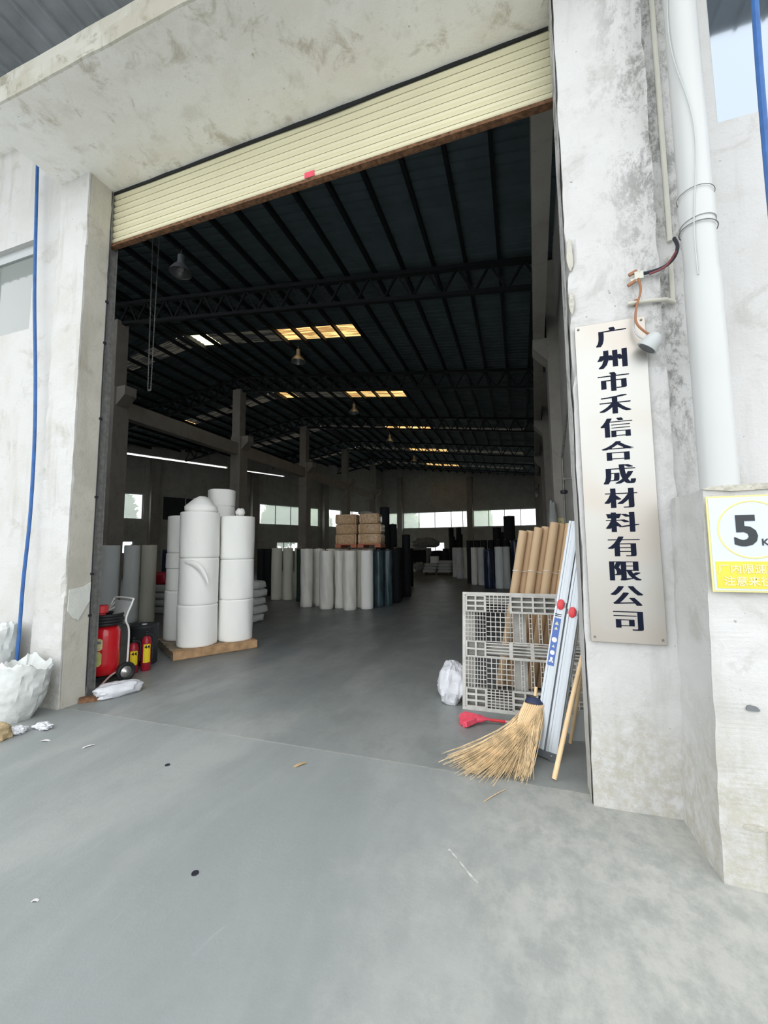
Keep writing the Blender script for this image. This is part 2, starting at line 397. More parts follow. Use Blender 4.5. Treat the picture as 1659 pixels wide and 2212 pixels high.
def text_mesh(body, size, offset=0.0, dil=0.0, steps=5, th=0.0015, space=1.0):
    """flat lettering in the x-z plane, centred, facing -y"""
    cu = bpy.data.curves.new('text', 'FONT'); cu.body = body; cu.size = size; cu.offset = offset
    cu.align_x = 'CENTER'; cu.align_y = 'CENTER'; cu.extrude = th/2; cu.space_character = space; cu.resolution_u = 3
    o = bpy.data.objects.new('text', cu); COL.objects.link(o)
    dg = bpy.context.evaluated_depsgraph_get(); me = o.evaluated_get(dg).to_mesh()
    vs = [(v.co.x, -v.co.z, v.co.y) for v in me.vertices]; fs = [tuple(p.vertices) for p in me.polygons]
    o.evaluated_get(dg).to_mesh_clear(); bpy.data.objects.remove(o); bpy.data.curves.remove(cu)
    xs = [v[0] for v in vs]; zs = [v[2] for v in vs]
    cx = (max(xs)+min(xs))/2; cz = (max(zs)+min(zs))/2
    mb = MB()
    for k in range(steps if dil > 0 else 1):
        dx = (k/(steps-1)-0.5)*2*dil if dil > 0 else 0
        i = len(mb.v); mb.v += [(x-cx+dx, y-0.00002*k, z-cz) for x, y, z in vs]; mb.f += [tuple(i+q for q in f) for f in fs]
    return mb

def wall_cells(mb, us, vs, holes, to3, th):
    """solid wall in the u-v plane with rectangular holes; to3(u,v,w) gives the point, w in 0..th"""
    U = sorted(set(us + [h[0] for h in holes] + [h[1] for h in holes])); V = sorted(set(vs + [h[2] for h in holes] + [h[3] for h in holes]))
    U = [u for u in U if us[0] <= u <= us[-1]]; V = [v for v in V if vs[0] <= v <= vs[-1]]
    def solid(a, b):
        if a < 0 or b < 0 or a >= len(U)-1 or b >= len(V)-1: return False
        cu = (U[a]+U[a+1])/2; cv = (V[b]+V[b+1])/2
        return not any(h[0] < cu < h[1] and h[2] < cv < h[3] for h in holes)
    def quad(*p):
        i = len(mb.v); mb.v += [tuple(x) for x in p]; mb.f.append((i, i+1, i+2, i+3))
    for a in range(len(U)-1):
        for b in range(len(V)-1):
            if not solid(a, b): continue
            u0, u1, v0, v1 = U[a], U[a+1], V[b], V[b+1]
            quad(to3(u0,v0,0), to3(u1,v0,0), to3(u1,v1,0), to3(u0,v1,0))
            quad(to3(u1,v0,th), to3(u0,v0,th), to3(u0,v1,th), to3(u1,v1,th))
            if not solid(a-1, b): quad(to3(u0,v0,th), to3(u0,v0,0), to3(u0,v1,0), to3(u0,v1,th))
            if not solid(a+1, b): quad(to3(u1,v0,0), to3(u1,v0,th), to3(u1,v1,th), to3(u1,v1,0))
            if not solid(a, b-1): quad(to3(u0,v0,th), to3(u1,v0,th), to3(u1,v0,0), to3(u0,v0,0))
            if not solid(a, b+1): quad(to3(u0,v1,0), to3(u1,v1,0), to3(u1,v1,th), to3(u0,v1,th))
    return mb
def ragged(mb_plane, seed): pass

# ================================================================ THE SHELL
YF, YB = 3.35, 39.2
TRY = [9.2, 15.2, 21.2, 27.2, 33.2]
RX = -12.0
def roofz(x): return (9.78 - 0.122*(x-RX)) if x > RX else (9.78 - 0.15*(RX-x))
def rwx(y): return 0.72 + 0.035*(y-3.35)          # right wall face
def lwx(y): return -23.0 + 0.462*(y-17.9)         # slanted left wall face

# ground and floor
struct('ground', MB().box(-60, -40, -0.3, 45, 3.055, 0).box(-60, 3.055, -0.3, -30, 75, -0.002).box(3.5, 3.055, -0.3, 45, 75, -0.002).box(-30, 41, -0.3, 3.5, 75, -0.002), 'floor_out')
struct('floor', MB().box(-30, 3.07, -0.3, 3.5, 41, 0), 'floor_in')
def mark(pts, w_, par):
    m = MB()
    for i_, (x, y) in enumerate(pts):
        a = pts[max(i_-1, 0)]; b = pts[min(i_+1, len(pts)-1)]; d = Vector((b[0]-a[0], b[1]-a[1])).normalized()
        ww = w_*(0.5+0.5*abs(math.sin(i_*2.3+1))); m.v += [(x-d.y*ww, y+d.x*ww, 0.0012), (x+d.y*ww, y-d.x*ww, 0.0012)]
    for i_ in range(len(pts)-1): m.f.append((2*i_+1, 2*i_+3, 2*i_+2, 2*i_))
    obj('chalk_mark', m, 'chalk', par)
gr_ = bpy.data.objects['ground']
M_['chalk'] = plain('chalk_scratch', (0.50, 0.51, 0.49), 0.9, var=0.4, scale=40)
mark([(0.10, 1.53), (0.085, 1.46), (0.07, 1.40), (0.055, 1.34), (0.055, 1.27), (0.045, 1.22)], 0.005, gr_)
mark([(0.0, 1.44), (0.03, 1.40), (0.055, 1.37)], 0.004, gr_)
mark([(-0.42, 2.30), (-0.36, 2.24), (-0.30, 2.17), (-0.25, 2.12)], 0.008, gr_)
struct('trim_1', MB().box(-30, 3.05, -0.3, 3.5, 3.075, -0.006), 'chip')

# front wall, left pillar, right pillar
ptop = 8.6
mb = MB(); wall_cells(mb, [-29.5, -4.93], [0, 8.0], [(-7.6, -5.5, 4.27, 5.42)], lambda u, v, t: (u, 3.08+t, v), 0.20)
struct('wall_front', mb, 'pillar_left')
def rough_pillar(x0, x1, y0, y1, z1, seed, amp=0.012, chips=()):
    """pillar with slightly uneven arrises and bitten corners"""
    mb = MB(); nz = 90
    ring = []
    xs = [x0 + (x1-x0)*k/8 for k in range(9)]; ys = [y0 + (y1-y0)*k/4 for k in range(5)]
    pts = [(x, y0) for x in xs] + [(x1, y) for y in ys[1:]] + [(x, y1) for x in reversed(xs[:-1])] + [(x0, y) for y in reversed(ys[1:-1])]
    n = len(pts)
    for j in range(nz+1):
        z = z1*j/nz
        for (x, y) in pts:
            corner = min(abs(x-x0), abs(x-x1)) < 1e-6 and min(abs(y-y0), abs(y-y1)) < 1e-6
            cx, cy = (x0+x1)/2, (y0+y1)/2
            a = amp*noise.noise(Vector((x*3+seed, y*3, z*2.2))) + amp*0.6*noise.noise(Vector((x*11+seed, y*9, z*9)))
            dx = (1 if x > cx else -1)*a if min(abs(x-x0), abs(x-x1)) < 1e-6 else 0
            dy = (1 if y > cy else -1)*a if min(abs(y-y0), abs(y-y1)) < 1e-6 else 0
            if corner:
                bite = 0.012*max(0, noise.noise(Vector((seed+5, z*6, x))))
                for (cxx, zc, hh, dep) in chips:
                    if abs(x-cxx) < 0.01 and abs(y-y0) < 0.01 and abs(z-zc) < hh: bite = dep*(1-((z-zc)/hh)**2)
                dx -= (1 if x > cx else -1)*bite; dy -= (1 if y > cy else -1)*bite
            mb.v.append((x+dx, y+dy, z))
    for j in range(nz):
        for k in range(n):
            k2 = (k+1) % n; mb.f.append((j*n+k, j*n+k2, (j+1)*n+k2, (j+1)*n+k))
    mb.f.append(tuple(reversed(range(n)))); mb.f.append(tuple(nz*n+k for k in range(n)))
    return mb
pl = struct('wall_front_left_pillar', rough_pillar(-4.95, -4.50, 3.0, 3.27, 5.95, 3, chips=((-4.50, 1.25, 0.16, 0.03), (-4.50, 5.2, 0.2, 0.02))), 'pillar_left')
# bare inner reveal skin of the left pillar
mb = MB(); 
for j in range(60):
    pass
def skin(x, y0, y1, z0, z1, seed, th=0.012, nx=4, nz=70, side=1):
    mb = MB()
    for j in range(nz+1):
        z = z0+(z1-z0)*j/nz
        for k in range(nx+1):
            y = y0+(y1-y0)*k/nx
            e = 0.02*noise.noise(Vector((seed, z*4, 1))) if k == 0 else 0
            mb.v.append((x+side*(th+0.006*noise.noise(Vector((seed+3, y*5, z*3)))), y+e, z))
    for j in range(nz):
        for k in range(nx):
            a = j*(nx+1)+k; q = (a, a+1, a+nx+2, a+nx+1); mb.f.append(q if side > 0 else q[::-1])
    return mb
obj('reveal_face', skin(-4.50, 3.015, 3.26, 0.0, 5.93, 4), 'reveal', pl, smooth=True)
# cement repair on that reveal
mb = MB(); pts = [(3.025, 0.98), (3.08, 0.90), (3.14, 0.87), (3.25, 1.06), (3.252, 1.26), (3.18, 1.22), (3.10, 1.21), (3.03, 1.20)]
mb.v = [(-4.474, y, z) for y, z in pts] + [(-4.483, y, z) for y, z in pts]; n = len(pts)
mb.f = [tuple(range(n)), tuple(reversed(range(n, 2*n)))] + [(k, k+n, (k+1) % n+n, (k+1) % n) for k in range(n)]
obj('cement_patch', mb, 'patch', pl)
# guide rail and its cable with clips
gr = MB().box(-4.515, 3.272, 0, -4.488, 3.285, 5.9).box(-4.515, 3.36, 0, -4.488, 3.372, 5.9).box(-4.535, 3.272, 0, -4.516, 3.372, 5.9)
struct('trim_2', gr, 'grey_steel')
cb = thing('door_cable', 'thin black cable clipped up the left jamb of the doorway', 'cable')
obj('cable', MB().tube([(-4.480+0.004*math.sin(z*3), 3.262, z) for z in [0.15+0.25*k for k in range(22)]], 0.006, 6), 'black_cable', cb, smooth=True)
for z in (0.9, 1.35, 2.2, 3.1, 4.0, 4.5):
    obj('cable_clip', MB().cbox((-4.478, 3.262, z), (0.02, 0.03, 0.025)), 'black_cable', cb)

pr = struct('wall_front_right_pillar', rough_pillar(0.38, 0.93, 2.94, 3.17, 8.0, 9, amp=0.010, chips=((0.38, 3.60, 0.16, 0.035), (0.38, 3.25, 0.10, 0.025), (0.38, 2.75, 0.06, 0.02), (0.38, 0.55, 0.2, 0.012))), 'pillar_right')
obj('reveal_face', skin(0.38, 2.95, 3.16, 0.0, 7.9, 14, side=-1, th=0.008), 'wall_right_out', pr, smooth=True)
def chip(x0, z0, w_, h_, seed, y=2.93, mat='chip', parent=None, n=18, name='plaster_chip', th=0.006):
    pts = []
    for k in range(n):
        a = 2*PI*k/n; r = 1+0.35*noise.noise(Vector((math.cos(a)*1.6+seed, math.sin(a)*1.6, seed)))
        pts.append((x0+w_/2*r*math.cos(a), z0+h_/2*r*math.sin(a)))
    return obj(name, MB().poly(pts[::-1], th), mat, parent, loc=(0, y, 0))
chip(0.405, 3.62, 0.04, 0.22, 1, y=2.937, mat='reveal', parent=pr)
chip(0.40, 3.27, 0.035, 0.14, 5, y=2.937, parent=pr)
mb = MB(); wall_cells(mb, [0.93, 6.0], [0, 8.0], [(1.33, 2.7, 4.36, 5.9)], lambda u, v, t: (u, 3.0+t, v), 0.17)
struct('wall_front_right', mb, 'wall_right_out')
# buttress with a broken top edge
def buttress():
    mb = MB(); nx, nz = 24, 40; x0, x1, y0, y1, z1 = 0.90, 2.6, 2.48, 3.02, 1.89
    for j in range(nz+1):
        for side in range(2):
            pass
    mbb = rough_pillar(x0, x1, y0, y1, z1, 21, amp=0.012)
    v = []
    for (x, y, z) in mbb.v:
        if z > z1-1e-4: z += 0.016*noise.noise(Vector((x*9, y*9, 2)))
        bot = 1 - z/z1
        if x < 1.2: x -= 0.05*bot*0.9
        if y < 2.6: y -= 0.012*bot
        v.append((x, y, z))
    mbb.v = v
    return mbb
bt = struct('wall_right_buttress', buttress(), 'wall_right_out')
obj('plaster_chip', MB().box(0.0, 0, 0, 0, 0, 0) if False else MB().poly([(0.90, 1.885), (1.02, 1.87), (1.2, 1.875), (1.45, 1.87), (1.6, 1.885), (1.6, 1.90), (1.2, 1.905), (0.93, 1.90)], 0.02), 'chip', bt, loc=(0, 2.472, 0))
chip(1.025, 0.82, 0.055, 0.028, 33, y=2.464, mat='gap', parent=bt)
chip(1.09, 0.19, 0.11, 0.24, 41, y=2.448, mat='yellow_stain', parent=bt, th=0.02)
chip(1.0, 0.28, 0.09, 0.03, 42, y=2.462, mat='chip', parent=bt)
# wall over the door and interior closure
struct('wall_front_upper', MB().box(-4.95, 3.12, 5.95, 0.38, 3.33, 8.3).box(-29.5, 3.10, 8.0, 3.0, 3.33, 8.25), 'pillar_left')
# canopy slab (soffit) over the door
def slab():
    mb = MB(); nx = 60; x0, x1 = -4.97, 0.99
    prof = [(2.20, 5.90), (3.34, 5.90), (3.34, 6.22), (2.20, 6.22), (2.20, 6.07), (2.20, 5.92)]
    prof = [(2.215, 5.90), (2.6, 5.905), (3.0, 5.90), (3.34, 5.905), (3.34, 6.25), (2.23, 6.25), (2.23, 6.09), (2.20, 6.08), (2.20, 5.91)]
    n = len(prof)
    for k in range(nx+1):
        x = x0+(x1-x0)*k/nx
        for i, (y, z) in enumerate(prof):
            a = 0.010*noise.noise(Vector((x*3, y*4, z))) + (0.012*noise.noise(Vector((x*12, 4, 2))) if i in (0, 7, 8, 6) else 0)
            mb.v.append((x, y+(a if i != 3 and i != 4 else 0), z+a))
    for k in range(nx):
        for i in range(n):
            i2 = (i+1) % n; mb.f.append((k*n+i, (k+1)*n+i, (k+1)*n+i2, k*n+i2))
    mb.f.append(tuple(range(n))); mb.f.append(tuple(nx*n+k for k in reversed(range(n))))
    return mb
so = struct('ceiling_canopy_slab', slab(), 'soffit'); so.data.materials.append(M_['fascia'])
for i_, p_ in enumerate(so.data.polygons):
    if i_ < 60*9 and i_ % 9 >= 5: p_.material_index = 1
struct('trim_3', MB().box(-29.5, 2.75, 6.80, -5.25, 3.10, 6.95), 'soffit')
# corrugated metal canopy high above the slab
mb = MB(); x = -14.0; Z0 = 7.25; rows = []
while x < 4.0:
    rows += [(x, Z0), (x+0.20, Z0), (x+0.215, Z0-0.035), (x+0.235, Z0-0.035)]; x += 0.25
for (a, z) in rows: mb.v += [(a, 1.1, z+0.06), (a, 3.10, z)]
for k in range(len(rows)-1): mb.f.append((2*k, 2*k+1, 2*k+3, 2*k+2))
o = struct('ceiling_canopy_sheet', mb, 'canopy_sheet'); sm = o.modifiers.new('s', 'SOLIDIFY'); sm.thickness = 0.01
# left upper window in the facade and right upper window
wn = struct('window_1', MB().box(-7.6, 3.14, 4.27, -7.55, 3.20, 5.42).box(-5.54, 3.14, 4.27, -5.5, 3.20, 5.42).box(-7.6, 3.14, 5.30, -5.5, 3.20, 5.42).box(-7.6, 3.14, 4.27, -5.5, 3.20, 4.30).box(-6.35, 3.14, 4.27, -6.30, 3.20, 5.42), 'grey_plastic')
for a, b in ((-7.55, -6.35), (-6.30, -5.54)): obj('pane', MB().box(a, 3.165, 4.30, b, 3.172, 5.30), 'dusty_glass', wn)
wn = struct('window_2', MB().box(1.33, 3.06, 4.36, 1.36, 3.12, 5.9).box(2.66, 3.06, 4.36, 2.70, 3.12, 5.9).box(1.33, 3.06, 4.36, 2.7, 3.12, 4.39).box(1.33, 3.06, 5.86, 2.7, 3.12, 5.9), 'grey_plastic')
obj('pane', MB().box(1.36, 3.075, 4.39, 2.66, 3.082, 5.86), 'blue_glass', wn)

# back wall
endwin = [(-12.75, -11.6, 3.53, 5.15), (-11.0, -4.65, 3.53, 5.13), (-4.1, 1.6, 3.53, 5.13), (-8.75, -6.9, 1.25, 2.15)]
mb = MB(); wall_cells(mb, [-13.35, 3.0], [0, 10.2], endwin, lambda u, v, t: (u, YB+t, v), 0.25)
struct('wall_back', mb, 'inner_wall')
for i, x in enumerate((-11.3, -4.37, 1.72)):
    struct('trim_%d' % (4+i), MB().box(x-0.25, YB-0.35, 0, x+0.25, YB, min(8.7, roofz(x)-0.5)), 'inner_col')
struct('trim_7', MB().box(-13.0, YB-0.22, 5.9, 2.0, YB-0.01, 6.3) if False else MB().box(-13.0, YB-0.10, 3.40, 2.0, YB-0.005, 3.52), 'inner_wall')
wi = 3
for h in endwin:
    m = MB(); t = 0.06
    m.box(h[0], YB+0.08, h[2], h[1], YB+0.14, h[2]+t).box(h[0], YB+0.08, h[3]-t, h[1], YB+0.14, h[3]).box(h[0], YB+0.08, h[2]+t, h[0]+t, YB+0.14, h[3]-t).box(h[1]-t, YB+0.08, h[2]+t, h[1], YB+0.14, h[3]-t)
    nsp = max(1, round((h[1]-h[0])/1.6)) if h[2] > 3 else 2
    xs = [h[0]+(h[1]-h[0])*k/nsp for k in range(nsp+1)]
    if h[0] == -11.0: xs = [-11.0, -9.4, -7.8, -6.2, -5.1, -4.65]
    for x in xs[1:-1]: m.box(x-0.03, YB+0.08, h[2]+t, x+0.03, YB+0.14, h[3]-t)
    fo = struct('window_%d' % wi, m, 'frame_white'); wi += 1
    for a, b in zip(xs[:-1], xs[1:]): obj('pane', MB().box(a+0.03, YB+0.105, h[2]+t, b-0.03, YB+0.112, h[3]-t), 'pane', fo)

# slanted left wall: u runs along Y
wx = 1/math.hypot(1, 0.462)
def lw3(u, v, t): return (lwx(u)-t*wx, u+t*0.462*wx, v)
lwin = [(13.9, 19.3, 3.53, 5.15), (20.3, 25.6, 3.53, 5.15), (26.6, 31.8, 3.53, 5.15), (32.8, 38.0, 3.53, 5.15),
        (17.2, 18.9, 1.4, 2.2), (28.0, 29.9, 1.4, 2.2), (17.4, 24.2, 7.52, 7.66), (24.5, 28.6, 7.50, 7.60)]
mb = MB(); wall_cells(mb, [3.3, YB], [0, 7.0], [h for h in lwin if h[3] < 7], lw3, 0.2)
wall_cells(mb, [3.3, YB], [7.0, 10.0], [h for h in lwin if h[2] > 7], lw3, 0.2)
lw = struct('wall_left', mb, 'inner_wall')
for i, y in enumerate((7.4, 13.6, 19.8, 26.1, 32.3)):
    p = Vector(lw3(y, 0, 0)); rot = math.atan2(0.462, 1)
    m = MB().box(-0.02, -0.25, 0, 0.40, 0.25, 7.35)
    o = struct('trim_%d' % (8+i), m, 'inner_col', loc=(p.x, p.y, 0), rot=(0, 0, -rot))
for h in lwin[:6]:
    m = MB(); 
    def b3(u0, u1, v0, v1, t0=0.06, t1=0.12):
        i = len(m.v)
        for t in (t0, t1):
            for (u, v) in ((u0, v0), (u1, v0), (u1, v1), (u0, v1)): m.v.append(lw3(u, v, t))
        m.f.extend([tuple(i+k for k in q) for q in ((0,1,2,3),(7,6,5,4),(0,4,5,1),(1,5,6,2),(2,6,7,3),(3,7,4,0))])
    b3(h[0], h[1], h[2], h[2]+.06); b3(h[0], h[1], h[3]-.06, h[3]); b3(h[0], h[0]+.06, h[2]+.06, h[3]-.06); b3(h[1]-.06, h[1], h[2]+.06, h[3]-.06)
    nsp = 4 if h[2] > 3 else 3
    us = [h[0]+(h[1]-h[0])*k/nsp for k in range(nsp+1)]
    for u in us[1:-1]: b3(u-.03, u+.03, h[2]+.06, h[3]-.06)
    fo = struct('window_%d' % wi, m, 'frame_white'); wi += 1
    for k, (a, b) in enumerate(zip(us[:-1], us[1:])):
        m2 = MB(); keep = m; m = m2; b3(a+.03, b-.03, h[2]+.06, h[3]-.06, 0.085, 0.092); m = keep
        dark = h[0] == 20.3 and k < 2
        obj('pane', m2, 'dust_dark' if dark else 'pane', fo)

# right wall
def rw3(u, v, t): return (rwx(u)+t, u, v)
mb = MB(); wall_cells(mb, [3.18, YB], [0, 8.6], [], rw3, 0.2); mb.f = [f[::-1] for f in mb.f]
struct('wall_right', mb, 'inner_wall')
def rcol(y, label):
    t = thing('wall_column', label, 'column', (rwx(y), y, 0), 0, 'concrete columns on the right wall')
    obj('shaft', MB().box(-0.22, -0.25, 0, -0.005, 0.25, 7.75), 'inner_col', t)
    mb = MB(); mb.poly([(-0.22, 6.05), (-0.50, 5.75 + 0.3), (-0.50, 6.0), (-0.22, 5.65)][::-1] if False else [(-0.221, 5.55), (-0.221, 6.05), (-0.50, 6.05), (-0.50, 5.85)], 0.42)
    obj('corbel', mb, 'inner_col', t, loc=(0, -0.21, 0))
    obj('truss_seat', MB().box(-0.42, -0.22, 7.42, -0.221, 0.22, 7.95), 'inner_col', t)
    return t
names = ['nearest', 'second', 'third', 'fourth', 'fifth']
for i, y in enumerate(TRY): rcol(y, '%s concrete column along the right wall, with a corbel' % names[i])
def cranebeam(x0, y0, x1, y1, z0, z1, w_, label, mat):
    o = obj('crane_beam', MB().bar((x0, y0, (z0+z1)/2), (x1, y1, (z0+z1)/2), w_, z1-z0), mat)
    return tag(o, label, 'beam')
cranebeam(rwx(3.5)-0.36, 3.6, rwx(39)-0.36, 39.1, 6.06, 6.55, 0.22, 'long crane beam running along the right wall on the corbels', 'inner_col')
# middle columns on the ridge line
for i, y in enumerate(TRY):
    t = thing('tall_column', '%s free-standing concrete column of the middle row, with a corbel' % names[i], 'column', (RX, y, 0), 0, 'free-standing concrete columns')
    obj('shaft', MB().box(-0.26, -0.26, 0, 0.26, 0.26, 6.7), 'inner_col', t)
    obj('upper_shaft', MB().box(-0.26, -0.20, 6.7, 0.16, 0.20, 8.93), 'inner_col', t)
    obj('corbel', MB().poly([(0.261, 6.10), (0.261, 6.70), (0.62, 6.70), (0.62, 6.42)], 0.40), 'inner_col', t, loc=(0, -0.20, 0))
    if i < 4:
        o = obj('tie_beam', MB().box(RX-0.16, y+0.265, 5.85, RX+0.16, y+5.735, 6.38), 'inner_col')
        tag(o, 'concrete tie beam between the %s and %s middle columns' % (names[i], names[i+1]), 'beam', 'tie beams between the middle columns')

# roof: corrugated sheets, roof-light panels, purlins
PX = [0.55-0.76*k for k in range(37)]
rowsY = [12.1+6*k for k in range(5)]
def kind(i, b):
    xa = PX[i]; xb = PX[i+1]; xm = (xa+xb)/2
    if b > 4: return None
    if -7.9 < xm < -5.1: return 'skylight'
    if -11.9 < xm < -11.0: return ('skylight_white' if b == 0 else 'skylight') if b < 2 else 'skylight_dirty'
    if -18.6 < xm < -17.7 and b in (0, 1): return 'skylight'
    if -20 < xm < -8 or (b >= 2 and -5.2 < xm < 0.4): return 'skylight_dirty'
    return None
mb = MB()
def sheet(xa, xb, ya, yb):
    y = ya; ys = []
    while y < yb-1e-6:
        for d, z in ((0, 0), (0.06, 0.0), (0.075, 0.035), (0.115, 0.035), (0.13, 0)):
            if y+d < yb: ys.append((y+d, z))
        y += 0.22
    ys.append((yb, 0))
    i = len(mb.v)
    for (yy, z) in ys: mb.v += [(xa, yy, roofz(xa)+z), (xb, yy, roofz(xb)+z)]
    for k in range(len(ys)-1): mb.f.append((i+2*k, i+2*k+1, i+2*k+3, i+2*k+2))
def lsheet(ya, yb):
    y = ya
    while y < yb-1e-6:
        e = min(y+1.1, yb); sheet(RX, min(RX-0.5, lwx(y)-0.55), y, e); y = e
y = 3.3
for r in rowsY:
    sheet(2.6, RX, y, r-0.4); lsheet(y, r-0.4)
    y = r+0.4
sheet(2.6, RX, y, YB+0.25); lsheet(y, YB+0.25)
panels = []
for b, r in enumerate(rowsY):
    sheet(2.6, PX[0], r-0.4, r+0.4)
    for i in range(len(PX)-1):
        kd = kind(i, b); xa, xb = PX[i], PX[i+1]
        if xa < lwx(r-0.4): continue
        if kd is None:
            sheet(xa, xb, r-0.4, r+0.4)
        else: panels.append((xa, xb, r, kd))
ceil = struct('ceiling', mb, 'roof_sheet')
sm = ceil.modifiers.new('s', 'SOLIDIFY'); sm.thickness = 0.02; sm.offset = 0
for xa, xb, r, kd in panels:
    m = MB(); 
    for (yy, z) in [(r-0.4+0.1*k, 0.02 if k % 2 else 0) for k in range(9)]: m.v += [(xa, yy, roofz(xa)+z), (xb, yy, roofz(xb)+z)]
    for k in range(8): m.f.append((2*k, 2*k+1, 2*k+3, 2*k+2))
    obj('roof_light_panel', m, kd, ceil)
pm = MB().box(-0.035, 3.34, -0.17, 0.035, YB-0.02, -0.03).mesh('purlin', 'black_steel')
for x in PX:
    ye = min(YB-0.02, 17.9+(x+23.4)/0.462)
    if ye > YB-0.1: link('purlin', pm, ceil, (x, 0, roofz(x)))
    else: obj('purlin', MB().box(-0.035, 3.34, -0.17, 0.035, ye, -0.03), 'black_steel', ceil, loc=(x, 0, roofz(x)))
ridge = MB().box(RX-0.12, 3.34, roofz(RX)-0.12, RX+0.12, YB-0.02, roofz(RX)-0.06)
obj('ridge_plate', ridge, 'black_steel', ceil)

# trusses
for ti, y in enumerate(TRY):
    t = thing('roof_truss', '%s black lattice roof truss counted from the doorway' % names[ti], 'truss', (0, y, 0), 0, 'lattice roof trusses')
    xr = rwx(y)-0.22; xl = lwx(y)+0.45
    tz = lambda x: roofz(x)-0.23; bz = lambda x: roofz(x)-0.88
    obj('top_chord', MB().bar((xr, 0, tz(xr)), (RX, 0, tz(RX)), 0.14, 0.10).bar((RX, 0, tz(RX)), (xl, 0, tz(xl)), 0.14, 0.10), 'black_steel', t)
    obj('bottom_chord', MB().bar((xr, 0, bz(xr)), (RX, 0, bz(RX)), 0.12, 0.09).bar((RX, 0, bz(RX)), (xl, 0, bz(xl)), 0.12, 0.09), 'black_steel', t)
    for (xa, xb) in ((xr, RX), (RX, xl)):
        n = max(2, int(abs(xb-xa)/0.72)); st = (xb-xa)/n
        for k in range(n):
            x0 = xa+st*k; x1 = x0+st/2; x2 = x0+st
            obj('web_bar', MB().bar((x0, 0, bz(x0)), (x1, 0, tz(x1)), 0.05, 0.05), 'black_steel', t)
            obj('web_bar', MB().bar((x1, 0, tz(x1)), (x2, 0, bz(x2)), 0.05, 0.05), 'black_steel', t)

# ================================================================ ROLLER SHUTTER
t = thing('roller_shutter', 'cream roller shutter pulled up under the concrete lintel', 'shutter', (-2.07, 3.325, 5.22))
W2 = 2.46; p = 0.082
prof = []
for k in range(7):
    a = PI*k/6; prof.append((-0.021*math.sin(a)**0.7, 0.008+0.056*k/6))
prof += [(0.004, 0.070), (0.006, 0.080)]
sm_ = MB(); n = len(prof)
NX = 2
for k in range(NX+1):
    xx = -W2+2*W2*k/NX
    for (yy, zz) in [(0.004, 0.0)]+prof: sm_.v.append((xx, yy, zz))
n += 1
for k in range(NX):
    for i in range(n-1): sm_.f.append((k*n+i, (k+1)*n+i, (k+1)*n+i+1, k*n+i+1))
slm = sm_.mesh('slat', 'shutter', True, 50)
for k in range(11): link('slat', slm, t, (0, 0, 0.05+p*k))
obj('bottom_rail', MB().box(-W2, -0.022, -0.01, W2, 0.02, 0.05).box(-W2, -0.05, -0.015, W2, 0.0, -0.005), 'rust', t)
bl = MB(); 
obj('sticker', MB().box(0.17-0.0, -0.026, 0.055, 0.28, -0.0235, 0.115), 'pink', t)
obj('shutter_roll', MB().lathe([(0.20, -2.4), (0.20, 2.4)], 24, rot=Matrix.Rotation(PI/2, 3, 'Y'), c=(0, 0.23, 0.92)), 'shutter', t, smooth=True)
m = MB(); q_ = 80
for k in range(q_+1):
    xx = -4.53+4.91*k/q_; zz = 5.905-0.022-0.014*noise.noise(Vector((xx*0.9, 3, 1)))-0.015*math.sin(PI*k/q_)
    m.v += [(xx, 3.285, 5.915), (xx, 3.285, zz)]
for k in range(q_): m.f.append((2*k, 2*k+1, 2*k+3, 2*k+2))
o = struct('trim_30', m, 'black_steel'); o.modifiers.new('s', 'SOLIDIFY').thickness = 0.012  # black strip stands in for the shade in the gap under the soffit
# pull chain
ch = thing('pull_chain', 'long hanging chain loop behind the shutter at the left', 'chain', (-4.62, 4.0, 3.72))
for s in (-1, 1):
    m = MB(); 
    for k in range(62):
        z = 0.03+k*0.038; xx = s*0.014+s*0.032*min(1, z/2.2)
        m.cbox((xx, 0.01*s, z), (0.013 if k % 2 else 0.006, 0.006 if k % 2 else 0.013, 0.032))
    obj('chain_side', m, 'grey_steel', ch)
obj('chain_bend', MB().cbox((0, 0, 0.01), (0.045, 0.014, 0.02)), 'grey_steel', ch)
obj('top_sprocket', MB().lathe([(0.07, -0.02), (0.07, 0.02)], 16, c=(0, 0, 2.42), rot=Matrix.Rotation(PI/2, 3, 'X')).bar((0.0, 0.02, 2.42), (0.22, -0.28, 2.42), 0.04), 'grey_steel', ch)

# ================================================================ RIGHT PILLAR: PLATE, PIPE, WIRES, SIGN
t = thing('company_sign', 'tall brushed steel plate with dark Chinese lettering on the right pillar', 'sign', (0.615, 2.925, 1.0))
obj('plate', MB().box(-0.208, -0.012, 0, 0.208, 0.0, 2.085), 'steel_plate', t, bevel=0.003)
for (a, b) in ((-0.185, 2.06), (0.185, 2.06), (-0.185, 0.03), (0.185, 0.03)):
    obj('fixing_screw', MB().lathe([(0.008, 0), (0.006, 0.006)], 10, rot=Matrix.Rotation(PI/2, 3, 'X'), c=(a, -0.012, b)), 'grey_steel', t, smooth=True)
txt = '广州市禾信合成材料有限公司'
for i, ch_ in enumerate(txt):
    mbt = text_mesh(ch_, 0.148, offset=-0.0022, dil=0.0088, steps=8)
    z = 2.085-0.105-i*0.1535
    # wider than tall characters as on the plate
    mbt.v = [(x*1.24, y, zz*0.95) for x, y, zz in mbt.v]
    obj('character', mbt, 'ink', t, loc=(0.006, -0.0135, z))
